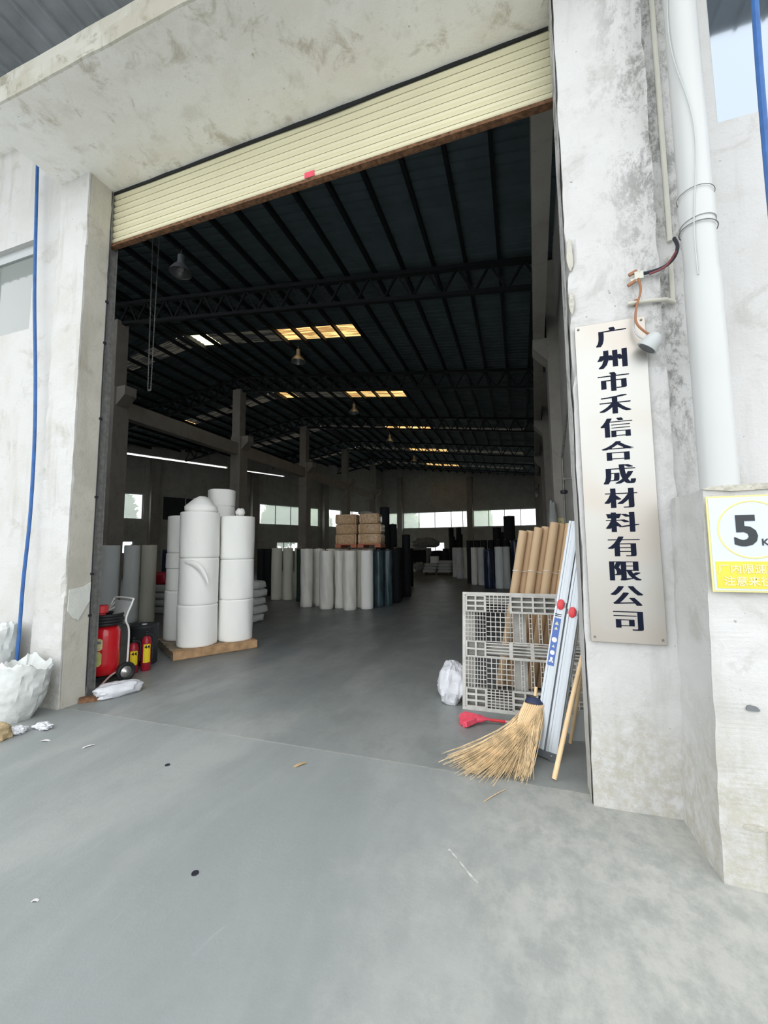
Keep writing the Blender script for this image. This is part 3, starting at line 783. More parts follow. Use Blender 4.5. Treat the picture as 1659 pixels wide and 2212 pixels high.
# downpipe
t = thing('downpipe', 'wide white plastic downpipe standing on the buttress beside the pillar', 'pipe', (1.085, 2.76, 1.90))
obj('lower_pipe', MB().lathe([(0.090, 0), (0.090, 1.28), (0.087, 1.28), (0.087, 1.30)], 36), 'pvc', t, smooth=True)
obj('upper_pipe', MB().lathe([(0.084, 1.30), (0.084, 4.6)], 36), 'pvc', t, smooth=True)
obj('socket_collar', MB().lathe([(0.091, 1.62), (0.091, 1.76)], 36), 'pvc', t, smooth=True)
obj('wire_tie', MB().torus(0.094, 0.003, (0, 0, 1.58), Matrix.Rotation(0.10, 3, 'Y')), 'grey_steel', t, smooth=True)
obj('wire_tie', MB().torus(0.093, 0.002, (0, 0, 1.80), Matrix.Rotation(0.06, 3, 'Y')), 'grey_steel', t, smooth=True)
t = thing('loose_wire', 'thin grey wire wandering down the white downpipe', 'wire')
pts = []
for k in range(40):
    z = 3.16+3.2*k/39; a = math.radians(-128+22*math.sin(z*2.1)+12*math.sin(z*5))
    pts.append((1.085+0.0955*math.cos(a), 2.76+0.0955*math.sin(a), z))
obj('wire', MB().tube(pts, 0.0035, 6), 'grey_plastic', t, smooth=True)
# conduit
t = thing('cable_conduit', 'thin cream conduit running down the pillar and turning left', 'conduit')
obj('vertical_run', MB().tube([(1.015, 2.985, 3.60), (1.015, 2.985, 6.2)], 0.016, 12), 'cream_pvc', t, smooth=True)
obj('lower_run', MB().tube([(1.005, 2.985, 3.17), (1.01, 2.985, 3.50)], 0.014, 12), 'cream_pvc', t, smooth=True)
obj('horizontal_run', MB().tube([(0.73, 2.915, 3.185), (0.86, 2.915, 3.18), (0.95, 2.93, 3.178), (1.01, 2.975, 3.175)], 0.013, 12), 'cream_pvc', t, smooth=True)
obj('saddle_clip', MB().cbox((0.78, 2.92, 3.185), (0.02, 0.03, 0.035)), 'orange_wire', t)
t = thing('flood_light', 'small grey lamp head hanging from wires over the steel plate', 'lamp', (0.83, 2.84, 2.87))
R_ = Matrix.Rotation(math.radians(38), 3, 'Y') @ Matrix.Rotation(math.radians(12), 3, 'X')
R2 = Matrix.Rotation(math.radians(180), 3, 'X')
obj('housing', MB().lathe([(0.030, 0.05), (0.045, 0.03), (0.054, 0.0), (0.056, -0.03)], 20, rot=R_), 'grey_plastic', t, smooth=True)
obj('bezel', MB().lathe([(0.062, -0.045), (0.062, -0.031)], 20, rot=R_), 'grey_plastic', t, smooth=True)
obj('lens', MB().lathe([(0.050, -0.049), (0.050, -0.0455)], 20, rot=R_), 'dark_plastic', t, smooth=True)
def curve(pts, n=8):
    out = []; P = [Vector(p) for p in pts]
    for i in range(len(P)-1):
        p0 = P[max(i-1, 0)]; p1 = P[i]; p2 = P[i+1]; p3 = P[min(i+2, len(P)-1)]
        for k in range(n):
            u = k/n; out.append(0.5*((2*p1)+(-p0+p2)*u+(2*p0-5*p1+4*p2-p3)*u*u+(-p0+3*p1-3*p2+p3)*u**3))
    out.append(P[-1]); return out
t = thing('wiring', 'frayed cable bundle with copper wires leaving the cut conduit above the steel plate', 'cable')
obj('black_cable', MB().tube(curve([(1.02, 2.93, 3.58), (1.025, 2.90, 3.50), (1.00, 2.90, 3.43), (0.94, 2.90, 3.38), (0.85, 2.91, 3.37), (0.80, 2.92, 3.385)]), 0.011, 8), 'black_cable', t, smooth=True)
obj('maroon_cable', MB().tube(curve([(1.01, 2.888, 3.46), (0.97, 2.886, 3.40), (0.93, 2.888, 3.365), (0.86, 2.90, 3.352)]), 0.007, 8), 'maroon_cable', t, smooth=True)
obj('terminal_block', MB().cbox((0.80, 2.905, 3.355), (0.05, 0.03, 0.05)).cbox((0.775, 2.905, 3.33), (0.045, 0.02, 0.02)), 'cream_pvc', t)
obj('connector', MB().bar((0.79, 2.90, 3.39), (0.745, 2.90, 3.37), 0.018).bar((0.78, 2.90, 3.325), (0.735, 2.90, 3.30), 0.016), 'orange_wire', t)
obj('copper_wire', MB().tube(curve([(0.795, 2.89, 3.33), (0.80, 2.88, 3.24), (0.765, 2.865, 3.12), (0.755, 2.85, 3.02), (0.79, 2.84, 2.95), (0.83, 2.84, 2.915)]), 0.007, 8), 'orange_wire', t, smooth=True)
obj('white_wire', MB().tube(curve([(0.755, 2.87, 3.08), (0.745, 2.87, 3.0), (0.76, 2.86, 2.94), (0.80, 2.85, 2.89)]), 0.006, 8), 'grey_plastic', t, smooth=True)
obj('thin_wire', MB().tube(curve([(0.80, 2.89, 3.37), (0.84, 2.88, 3.44), (0.88, 2.89, 3.47), (0.895, 2.90, 3.42), (0.89, 2.91, 3.38)]), 0.0018, 5), 'grey_plastic', t, smooth=True)
# speed sign
t = thing('speed_sign', 'white and yellow 5 km speed limit board on the low buttress', 'sign', (1.085, 2.458, 1.37))
obj('board', MB().box(-0.185, -0.008, 0, 0.185, 0.0, 0.475), 'pale_yellow', t, bevel=0.002)
obj('face', MB().box(-0.176, -0.0095, 0.009, 0.176, -0.0082, 0.466), 'sign_board', t)
obj('ring', MB().torus(0.139, 0.0045, (-0.005, -0.0098, 0.305), Matrix.Rotation(PI/2, 3, 'X'), n=64, sq=0.3), 'pale_yellow', t, smooth=True)
obj('yellow_band', MB().box(-0.165, -0.0108, 0.018, 0.165, -0.0097, 0.150), 'band_yellow', t)
obj('numeral', text_mesh('5', 0.205, offset=0.006, dil=0.002, steps=3), 'black_print', t, loc=(-0.033, -0.0112, 0.300))
obj('unit_letters', text_mesh('KM', 0.048, offset=0.0006), 'black_print', t, loc=(0.060, -0.0112, 0.243))
obj('lettering', text_mesh('厂内限速5公里', 0.049, offset=0.0005), 'faded_letter', t, loc=(0.0, -0.0122, 0.114))
obj('lettering', text_mesh('注意来往车辆', 0.049, offset=0.0005), 'faded_letter', t, loc=(0.008, -0.0122, 0.055))
# blue cords
def cord(pts, r, label):
    o = obj('blue_cord', MB().tube(curve(pts, 6), r, 8), 'blue_cord', smooth=True); return tag(o, label, 'cord')
cord([(-5.38, 2.98, 6.27), (-5.33, 2.975, 5.6), (-5.25, 2.97, 4.6), (-5.12, 2.96, 3.6), (-5.04, 2.95, 2.8), (-5.01, 2.94, 2.0), (-5.03, 2.93, 1.3), (-5.02, 2.92, 0.8), (-5.00, 2.90, 0.40)], 0.017, 'thick blue cord hanging down the facade left of the doorway')
cord([(1.46, 2.72, 6.0), (1.45, 2.72, 5.2), (1.43, 2.72, 4.4), (1.42, 2.72, 3.6), (1.42, 2.72, 2.9)], 0.018, 'thick blue cord hanging in front of the upper window at the right edge')

# ================================================================ ROLLS OF FABRIC
def roll_mesh(r, h, mat, seed, wr=0.006, n=32, twist=0.0, z0=0.0):
    nz = 18; prof = [(r-0.012, z0), (r, z0+0.012)] + [(r, z0+h*k/nz) for k in range(1, nz)] + [(r, z0+h-0.012), (r-0.012, z0+h), (0.04, z0+h-0.002)]
    def wob(a, z): return wr*noise.noise(Vector((math.cos(a+twist*z)*2.3+seed, math.sin(a+twist*z)*2.3, z*1.2))) + wr*0.5*math.sin(5*(a+twist*z)+seed+2*math.sin(z*2))
    return MB().lathe(prof, n, wob=wob).mesh('wrap', mat, True, 50)
def core_mesh(h, r=0.038):
    m = MB(); m.lathe([(r, h-0.003), (r, h+0.02), (r*0.8, h+0.02), (r*0.8, h-0.003)], 16, cap=False); return m.mesh('core', 'core', True)
RN = [0]
def roll(x, y, z, r, h, mat, label, group, wr=0.006, twist=0.0, name='fabric_roll', core=True, tilt=None):
    RN[0] += 1
    t = thing(name, label, 'roll', (x, y, z), RN[0]*0.9, group)
    if tilt: t.rotation_euler = tilt
    link('wrap', roll_mesh(r, h, mat, RN[0]*1.7, wr, twist=twist), t)
    if core: link('core', core_mesh(h, min(0.038, r*0.35)), t)
    return t
# --- pallet at the left with stacks of short white rolls
u = Vector((0.548, 0.837, 0)); v = Vector((-0.837, 0.548, 0)); P0 = Vector((-4.80, 4.73, 0))
ang = math.atan2(0.837, 0.548)
t = thing('wooden_pallet', 'low wooden pallet carrying the tall white stacks of short rolls', 'pallet', P0, ang)
for k in range(6):
    obj('deck_board', MB().box(0.0, 0.01+k*0.225, 0.115, 1.24, 0.01+k*0.225+0.15, 0.135), 'wood' if k == 0 else 'dark_wood', t)
for a in (0.0, 0.57, 1.14): obj('stringer', MB().box(a, 0.0, 0.02, a+0.10, 1.30, 0.095), 'dark_wood', t)
obj('front_board', MB().box(0.0, -0.022, 0.018, 1.24, -0.001, 0.135), 'wood', t, bevel=0.003)
for k in (0.0, 0.6, 1.19): obj('bottom_board', MB().box(0.0, k, 0.0, 1.24, k+0.11, 0.018), 'dark_wood', t)
for k in range(6): obj('batten', MB().box(0, 0.02+k*0.2, 0.096, 1.24, 0.10+k*0.2, 0.114), 'dark_wood', t) if False else None
stacks = [('front left', 0.40, 0.33, 0.295, [0.625, 0.72, 0.72], 'white_fabric'),
          ('right', 0.99, 0.31, 0.275, [0.66, 0.65, 0.71], 'white_fabric'),
          ('left rear', 0.32, 0.98, 0.275, [0.80, 0.36, 0.26, 0.62], 'white_fabric'),
          ('right rear', 0.92, 0.93, 0.265, [0.68, 0.68, 0.68], 'white_fabric')]
words = {3: ['bottom', 'middle', 'top'], 4: ['bottom', 'second from bottom', 'third from bottom', 'top']}
tops = {}
for nm, a, b, r, hs, mt in stacks:
    c = P0+u*a+v*b; z = 0.136
    for k, h in enumerate(hs):
        tt = roll(c.x+0.006*(k % 2), c.y, z, r-0.004*(k % 2), h-0.003, mt, 'short white roll, %s of the %s stack on the wooden pallet' % (words[len(hs)][k], nm), 'short white rolls stacked on the wooden pallet', wr=0.006, twist=0.2, core=(k == len(hs)-1 and nm != 'front left'))
        if nm == 'front left' and k == 1:
            m = MB(); P = curve([(0.02, -0.302, 0.66), (0.14, -0.275, 0.64), (0.25, -0.235, 0.56), (0.33, -0.20, 0.42), (0.37, -0.19, 0.30)], 5); q = len(P)
            for i_, p_ in enumerate(P):
                w_ = 0.012+0.045*math.sin(PI*i_/(q-1)); m.v += [tuple(p_+Vector((0, 0, w_))), tuple(p_-Vector((0.01, 0.01, w_)))]
            for i_ in range(q-1): m.f.append((2*i_, 2*i_+2, 2*i_+3, 2*i_+1))
            fl = obj('loose_flap', m, 'white_fabric', tt, rot=(0, 0, -tt.rotation_euler.z), smooth=True)
            s_ = fl.modifiers.new('s', 'SOLIDIFY'); s_.thickness = 0.004
        z += h
    tops[nm] = (c, z)
c, z = tops['left rear']; c2 = P0+u*0.62+v*0.62
cA, zA = tops['front left']
tag(obj('fabric_bundle', MB().lathe([(0.02, 0), (0.22, 0.0), (0.25, 0.03), (0.245, 0.09), (0.21, 0.13), (0.12, 0.23), (0.05, 0.265), (0.02, 0.27)], 28, wob=lambda a, z: 0.012*math.sin(3*a+z*20)), 'white_fabric', loc=(cA.x-0.03, cA.y+0.05, zA+0.001), smooth=True), 'cone-shaped white offcut coil lying on the front left stack', 'coil')
cD, zD = tops['right rear']
roll(cD.x-0.06, cD.y+0.02, zD+0.001, 0.245, 0.20, 'white_fabric', 'lower flat white coil on top of the right rear stack', 'coils on the right rear stack', wr=0.01, name='fabric_coil', core=False)
roll(cD.x-0.05, cD.y+0.03, zD+0.203, 0.235, 0.30, 'white_fabric', 'topmost white coil above the right rear stack, highest of all', 'coils on the right rear stack', wr=0.01, name='fabric_coil', core=True)
cB, zB = tops['right']
tag(obj('paper_wad', MB().lump((0.15, 0.14, 0.14), 4, 0.8, 0.2, 2.5, 0.1), 'white_fabric', loc=(cB.x-0.02, cB.y+0.08, zB+0.02), smooth=True), 'small white wad on the right stack of short rolls', 'wad')
# --- three tall rolls at the far left
roll(-8.78, 6.75, 0, 0.220, 1.72, 'bluish_fabric', 'widest bluish white roll, left of three behind the red extinguisher', 'three tall rolls behind the extinguisher')
roll(-8.36, 6.98, 0, 0.158, 1.72, 'bluish_fabric', 'narrow grey-white roll between two others behind the red extinguisher', 'three tall rolls behind the extinguisher')
roll(-8.00, 7.12, 0, 0.152, 1.72, 'beige_fabric', 'beige roll, right of three behind the red extinguisher', 'three tall rolls behind the extinguisher')
for k, (x, y) in enumerate(((-9.40, 9.0), (-8.98, 9.15))):
    roll(x, y, 0, 0.17, 1.62, 'navy_fabric', ['left', 'right'][k]+' dark navy roll in the gap between beige roll and white stacks', 'navy rolls in the gap')
tag(obj('red_bundle', MB().lump((0.5, 0.4, 0.35), 8, 0.6, 0.1), 'dark_red', loc=(-8.9, 8.35, 0.72), smooth=True), 'dark red bundle on the grey sacks behind the white stacks', 'bundle')
# --- sacks behind the stacks
def sackmesh(w_, d_, h_, seed, mat):
    return MB().lump((w_, d_, h_), seed, 0.45, 0.07, 2.0, 0.05, nu=30, nv=14).mesh('sack', mat, True, 70)
sk = [sackmesh(0.85, 0.55, 0.20, 11+i, 'woven_bag') for i in range(3)]
skg = [sackmesh(0.85, 0.55, 0.20, 21+i, 'grey_sack') for i in range(3)]
lv = ['bottom', 'second', 'third', 'fourth', 'fifth', 'top']
for L in range(5):
    for k, x in enumerate((-5.95, -6.85)):
        o = link('filled_sack', sk[(L+k) % 3], None, (x+0.03*(L % 2), 7.85+0.05*(L % 2), L*0.180), (0, 0, 0.08*(L-2)))
        tag(o, 'white woven sack, %s layer, %s column of the pile behind the pallet' % (lv[L] if L < 4 else 'top', ['right', 'left'][k]), 'sack', 'sacks piled behind the pallet')
for L in range(4):
    o = link('filled_sack', skg[L % 3], None, (-8.70+0.04*(L % 2), 8.35, L*0.180), (0, 0, 0.1*(L-1)))
    tag(o, 'grey woven sack, %s of the pile under the red bundle' % lv[L], 'sack', 'grey sacks under the red bundle')
# --- mid group of rolls
G1 = 'rolls in the left beige group'; G2 = 'front row under the brown packages'; G3 = 'dark rolls beside the front row'
roll(-8.80, 12.5, 0, 0.15, 1.62, 'black_fabric', 'leftmost black roll right of the white stacks', G1, name='fabric_roll')
roll(-8.40, 12.4, 0, 0.15, 1.62, 'black_fabric', 'black roll touching the left beige roll', G1)
roll(-7.42, 11.35, 0, 0.165, 1.64, 'beige_fabric', 'left of two wide beige rolls right of the white stacks', G1, wr=0.01)
roll(-7.06, 11.45, 0, 0.158, 1.64, 'beige_fabric', 'right of two wide beige rolls right of the white stacks', G1, wr=0.01)
roll(-6.95, 11.85, 0, 0.10, 1.64, 'beige_fabric', 'slim beige roll behind the right wide beige roll', G1)
roll(-6.48, 11.2, 0, 0.105, 1.62, 'green_fabric', 'slim dark green roll between beige and white rolls', G3)
roll(-6.62, 11.6, 0, 0.12, 1.64, 'green_fabric', 'dark green roll half hidden behind the slim green roll', G3)
roll(-5.70, 10.22, 0, 0.172, 1.61, 'wrapped_white', 'leftmost wide roll of the front row under the brown packages', G2, wr=0.012, twist=0.5)
roll(-5.43, 10.45, 0, 0.10, 1.61, 'wrapped_white', 'slim second roll of the front row under the brown packages', G2, wr=0.01)
roll(-4.99, 10.02, 0, 0.183, 1.55, 'wrapped_white', 'widest film-wrapped roll, third in the front row', G2, wr=0.016, twist=0.8)
roll(-4.69, 10.22, 0, 0.128, 1.55, 'wrapped_white', 'fourth roll in the front row, slim with diagonal creases', G2, wr=0.014, twist=1.0)
roll(-4.30, 10.00, 0, 0.172, 1.55, 'wrapped_white', 'fifth roll in the front row, standing furthest forward', G2, wr=0.016, twist=0.8)
roll(-4.20, 10.50, 0, 0.10, 1.56, 'beige_fabric', 'slim beige roll peeping out between fifth and last white rolls', G2)
roll(-3.93, 10.30, 0, 0.168, 1.55, 'white_fabric', 'whitest, last roll in the front row beside the teal rolls', G2, wr=0.008)
roll(-3.74, 10.72, 0, 0.14, 1.56, 'teal_fabric', 'left dark teal roll in shiny film beside the whitest roll', G3, wr=0.012, twist=0.6)
roll(-3.56, 10.98, 0, 0.13, 1.56, 'teal_fabric', 'right dark teal roll in shiny film beside the black rolls', G3, wr=0.012, twist=0.6)
roll(-3.58, 11.75, 0, 0.16, 1.60, 'black_fabric', 'nearest black roll behind the teal rolls', G3)
roll(-3.78, 12.65, 0, 0.17, 1.62, 'black_fabric', 'farther black roll behind the teal rolls', G3)
for k, x in enumerate((-5.62, -5.22, -4.84, -4.46, -4.10)):
    roll(x, 10.80+0.05*(k % 2), 0, 0.174, 1.60, 'wrapped_white', 'roll %s of the second row carrying the brown packages' % ['at the left', 'second from left', 'in the middle', 'fourth from left', 'at the right'][k], 'second row carrying the packages')
for k, x in enumerate((-5.5, -5.1, -4.72, -4.34)):
    roll(x, 11.25, 0, 0.18, 1.60, 'black_fabric', 'black roll %s of the third row behind the packages' % ['at the left', 'second from left', 'third from left', 'at the right'][k], 'third row behind the packages')
for (x, y, r, h, z, lb) in ((-4.10, 12.4, 0.155, 2.92, 0, 'tallest black roll rising behind the brown packages'), (-4.42, 12.85, 0.14, 2.7, 0, 'black roll just left of the tallest one behind the packages'),
                        (-4.02, 13.0, 0.14, 2.40, 0, 'middle-height black roll right of the tallest one'), (-3.62, 13.2, 0.14, 2.05, 0, 'shortest of the black rolls rising behind the packages')):
    roll(x, y, z, r, h, 'black_fabric', lb, 'black rolls rising behind the packages')
# brown packages on red pallets
def package(w_, d_, h_, seed):
    m = MB(); n = 40; nz = 6
    for j in range(nz+1):
        z = h_*j/nz
        for k in range(n):
            a = 2*PI*k/n; cx = math.copysign(abs(math.cos(a))**0.22, math.cos(a)); cy = math.copysign(abs(math.sin(a))**0.22, math.sin(a))
            g = 1+0.035*math.sin(k*1.57+seed)+0.03*noise.noise(Vector((k*0.7, z*6, seed)))-(0.05 if j in (0, nz) else 0)
            m.v.append((cx*w_/2*g, cy*d_/2*g, z))
    for j in range(nz):
        for k in range(n):
            k2 = (k+1) % n; m.f.append((j*n+k, j*n+k2, (j+1)*n+k2, (j+1)*n+k))
    m.f.append(tuple(reversed(range(n)))); m.f.append(tuple(nz*n+k for k in range(n))); return m
for k, (x, w_) in enumerate(((-4.54, 0.60), (-3.86, 0.63))):
    side = ['left', 'right'][k]
    t = thing('red_pallet', 'small red pallet under the %s column of brown packages' % side, 'pallet', (x, 10.52, 1.625), 0.12, 'red pallets under the packages')
    obj('top_board', MB().box(-w_/2, -0.33, 0.07, w_/2, 0.33, 0.10), 'red_wood', t)
    for a in (-w_/2, w_/2-0.16): obj('runner', MB().box(a, -0.33, 0, a+0.16, 0.33, 0.07), 'red_wood', t)
    for L in range(3):
        o = obj('brown_package', package(w_-0.03*(L == 2)*k*3, 0.60, 0.262, k*5+L), 'kraft', loc=(x+0.01*(L-1)-(0.03 if L == 2 else 0), 10.52, 1.727+0.275*L), rot=(0, 0, 0.12+0.03*(L-1)), smooth=True, ang=35)
        tag(o, 'film-wrapped brown package, %s of the %s column on the rolls' % (['bottom', 'middle', 'top'][L], side), 'package', 'brown packages on the rolls')
tag(obj('plastic_sheet', MB().lump((0.45, 0.35, 0.10), 3, 0.8, 0.3, 2.5, 0.2), 'tan_cloth', loc=(-4.0, 10.5, 2.53), smooth=True), 'crumpled grey film lying on the right column of packages', 'film')
# --- rolls flanking the far aisle
roll(-4.72, 16.4, 0, 0.13, 1.58, 'grey_fabric', 'lone pinkish grey roll left of the aisle behind the teal rolls', 'rolls lining the aisle on the left')
roll(-4.48, 16.9, 0, 0.15, 1.58, 'black_fabric', 'black roll right of the lone grey roll at the aisle', 'rolls lining the aisle on the left')
roll(-4.95, 15.6, 0, 0.17, 1.58, 'teal_fabric', 'dark teal roll left of the lone grey roll', 'rolls lining the aisle on the left')
GR = 'pale rolls at the right of the aisle'
roll(-3.36, 22.4, 0, 0.16, 1.60, 'grey_fabric', 'leftmost pale roll right of the aisle', GR)
roll(-3.0, 21.5, 0, 0.175, 1.60, 'grey_fabric', 'wide streaky pale roll, second right of the aisle', GR, wr=0.015)
roll(-2.64, 21.6, 0, 0.17, 1.60, 'beige_fabric', 'third pale roll right of the aisle', GR)
roll(-2.28, 21.3, 0, 0.16, 1.60, 'grey_fabric', 'fourth pale roll right of the aisle', GR)
roll(-2.00, 21.0, 0, 0.14, 1.60, 'wrapped_white', 'fifth pale roll right of the aisle', GR)
roll(-1.90, 18.1, 0, 0.14, 1.60, 'wrapped_white', 'nearer pale roll left of the navy roll', GR)
roll(-1.59, 17.9, 0, 0.15, 1.60, 'grey_fabric', 'pale roll touching the left side of the navy roll', GR)
roll(-1.175, 16.6, 0, 0.200, 1.52, 'navy_fabric', 'wide shiny navy blue roll among pale rolls', GR, wr=0.012, twist=0.5)
roll(-0.79, 16.6, 0, 0.165, 1.62, 'bluish_fabric', 'pale roll right of the navy roll', GR)
roll(-0.50, 16.5, 0, 0.13, 1.62, 'grey_fabric', 'slim pale roll, last before the dark roll', GR)
roll(-0.17, 17.0, 0, 0.20, 1.88, 'navy_fabric', 'dark roll at the right end of the pale rolls', GR)
for k in range(6):
    roll(-2.15+0.31*k, 18.75+0.04*(k % 2), 0, 0.145, 1.92, 'black_fabric', 'black roll %s in the row behind the pale rolls' % ['first from left', 'second from left', 'third from left', 'fourth from left', 'fifth from left', 'sixth from left'][k], 'black row behind the pale rolls')
for (x, y, r, z, h, lb) in ((-1.02, 20.2, 0.19, 0, 2.55, 'shorter black roll tower before the right window'), (-0.42, 19.2, 0.245, 0, 3.0, 'tallest black roll tower before the right window'),
                         (-0.72, 20.6, 0.15, 0, 2.32, 'black tower between the two highest ones')):
    roll(x, y, z, r, h, 'black_fabric', lb, 'black towers at the right')
# --- black stack in the far middle
k = 0
pos = ['front left', 'front middle', 'front right', 'rear left', 'rear right']
for i, (x, y) in enumerate(((-4.50, 26.0), (-4.07, 25.9), (-3.62, 26.0), (-4.7, 26.6), (-3.9, 26.6))):
    roll(x, y, 0, 0.20, [1.55, 2.3, 2.45, 1.1, 2.1][i], 'black_fabric', 'black roll at the %s of the dark stack behind the sack pile' % pos[i], 'dark stack behind the sack pile')
roll(-4.12, 25.9, 2.301, 0.16, 0.55, 'black_fabric', 'small black roll at left on top of the dark stack', 'dark stack top', name='fabric_roll')
roll(-3.66, 26.0, 2.451, 0.16, 0.42, 'black_fabric', 'small black roll at right on top of the dark stack', 'dark stack top')
# far sack pile on a pallet
t = thing('wooden_pallet', 'dark pallet under the far pile of pale sacks', 'pallet', (-4.8, 24.7, 0))
for k in range(5): obj('deck_board', MB().box(-0.85, -0.5+k*0.21, 0.09, 0.85, -0.5+k*0.21+0.15, 0.11), 'dark_wood', t)
for k in (-0.8, -0.05, 0.7): obj('runner', MB().box(k, -0.5, 0, k+0.1, 0.5, 0.09), 'dark_wood', t)
for L in range(4):
    for k, x in enumerate((-5.25, -4.35)):
        if L == 3 and k == 0: continue
        o = link('filled_sack', sk[(L+k) % 3], None, (x+0.05*L*(1 if k == 0 else 0.3), 24.6, 0.112+L*0.180), (0, 0, 0.05*(L-1)))
        tag(o, 'pale sack, %s layer at the %s of the far pile' % (lv[L] if L < 3 else 'top', ['left', 'right'][k]), 'sack', 'pale sacks of the far pile')
roll(-4.95, 24.6, 0.67, 0.26, 0.42, 'white_fabric', 'short white roll standing on the far sack pile', 'lone short roll')
# machine
t = thing('machine', 'grey machine with a square black opening at the far end', 'machine', (-6.75, 28.2, 0))
obj('body', MB().box(-0.75, -0.4, 0.55, -0.55, 0.5, 1.45).box(0.55, -0.4, 0.55, 0.75, 0.5, 1.45).box(-0.75, -0.4, 1.45, 0.75, 0.5, 1.6).box(-0.55, 0.3, 0.55, 0.55, 0.5, 1.45).box(-0.75, -0.4, 0.45, 0.75, 0.5, 0.55), 'grey_steel', t, bevel=0.01)
obj('opening', MB().box(-0.55, 0.1, 0.56, 0.55, 0.29, 1.44), 'black_fabric', t)
for a in (-0.72, 0.62):
    for b in (-0.38, 0.38): obj('leg', MB().box(a, b, 0, a+0.1, b+0.1, 0.45), 'grey_steel', t)
tag(obj('waste_heap', MB().lump((1.9, 1.0, 0.75), 6, 0.9, 0.35, 2.2, 0.15), 'tan_cloth', loc=(-6.3, 28.25, 1.62), smooth=True), 'crumpled grey sheeting heaped on the far machine', 'sheeting')
tag(obj('waste_heap', MB().lump((0.8, 0.6, 0.7), 9, 0.9, 0.3, 2.0, 0.15), 'tan_cloth', loc=(-6.55, 27.4, 0), smooth=True), 'lumpy grey bag on the floor before the far machine', 'bag')
tag(obj('dark_bale', MB().lump((1.1, 1.0, 1.5), 12, 0.4, 0.08), 'black_fabric', loc=(-5.35, 28.0, 0), smooth=True), 'dark bale right of the far machine', 'bale')

# ================================================================ RIGHT SIDE: TUBES, PALLET, LADDER, BROOMS
d = Vector((0.18, 0.05, 1.0)).normalized(); Lt = 1.80
rotq = Vector((0, 0, 1)).rotation_difference(d).to_euler()
tb_m = MB(); 
ro, ri = 0.049, 0.039
tb_m.lathe([(ri, 0), (ro, 0), (ro, Lt), (ri, Lt), (ri, 0)], 28, cap=False)
tbm = tb_m.mesh('tube_wall', 'card', True, 40)
stm = {}
nm = ['first from left', 'second from left', 'third from left', 'fourth from left', 'fifth from left', 'sixth from left', 'seventh, rightmost']
tubes = [(-0.272+0.083*k, 4.99+0.075*(k % 2), q) for k, q in enumerate((0.0, 0.0, 0.035, 0.045, 0.09, 0.075, 0.07))]
for i, (x, y, dz) in enumerate(tubes):
    t = thing('cardboard_tube', 'brown cardboard tube, %s of the leaning row behind the plastic pallet' % nm[i], 'tube', (x, y, 0.02), 0, 'leaning cardboard tubes')
    s = (Lt+dz-0.0)/Lt
    o = link('tube_wall', tbm, t, (0, 0, 0), rotq); o.scale = (1, 1, s)
for k, (i, j) in enumerate(((0, 1), (2, 3), (4, 5), (6, 6))):
    a = Vector(tubes[i][:2]+(0.02,))+d*1.33; b = Vector(tubes[j][:2]+(0.02,))+d*(1.31-0.01*k)
    s = (b-a); m = MB(); pts = []
    ex = Vector((1, 0, 0)); ey = Vector((0, 1, 0)); R0 = ro+0.004
    for q in range(24):
        A = 2*PI*q/24; cc = b if math.cos(A) > 0 else a
        pts.append(cc+ex*R0*math.cos(A)+ey*R0*math.sin(A)*1.03)
    pts.append(pts[0]); m.tube(pts, 0.004, 5)
    tag(obj('packing_strap', m, 'white_paint', smooth=True), 'white strap round the %s of the cardboard tubes' % ['first and second', 'third and fourth', 'fifth and sixth', 'seventh'][k], 'strap', 'straps round the tubes')

# plastic pallet standing on edge
t = thing('plastic_pallet', 'grey plastic grid pallet standing on edge in front of the cardboard tubes', 'pallet', (-0.03, 4.22, 0), (math.radians(-11), 0, 0.0))
PW, PH = 1.14, 1.15
def strip(m, x0, z0, x1, z1, y0=0.0, y1=0.02): m.box(x0, y0, z0, x1, y1, z1)
m = MB(); X0, X1 = -PW/2, PW/2
for (a, b, c_, e_) in ((X0, 0, X1, 0.03), (X0, PH-0.03, X1, PH), (X0, 0.03, X0+0.03, PH-0.03), (X1-0.03, 0.03, X1, PH-0.03)): strip(m, a, b, c_, e_, 0, 0.05)
obj('rim', m, 'plastic_pallet', t, bevel=0.003)
def hole_plate(m, x0, z0, x1, z1, nx, nz, bw=0.008, y0=0.0, y1=0.018):
    """framed cell block: nx by nz openings"""
    for k in range(nx+1):
        x = x0+(x1-x0)*k/nx; m.box(x-bw/2, y0, z0, x+bw/2, y1, z1)
    for k in range(nz+1):
        z = z0+(z1-z0)*k/nz; m.box(x0, y0+0.001, z-bw/2, x1, y1-0.001, z+bw/2)
xa = [X0+0.03, X0+0.24, X0+0.46, X0+0.70, X0+0.93, X1-0.03]
za = [0.03, 0.22, 0.50, 0.64, 0.94, PH-0.03]
za = [0.03, 0.21, 0.50, 0.66, 0.95, PH-0.03]
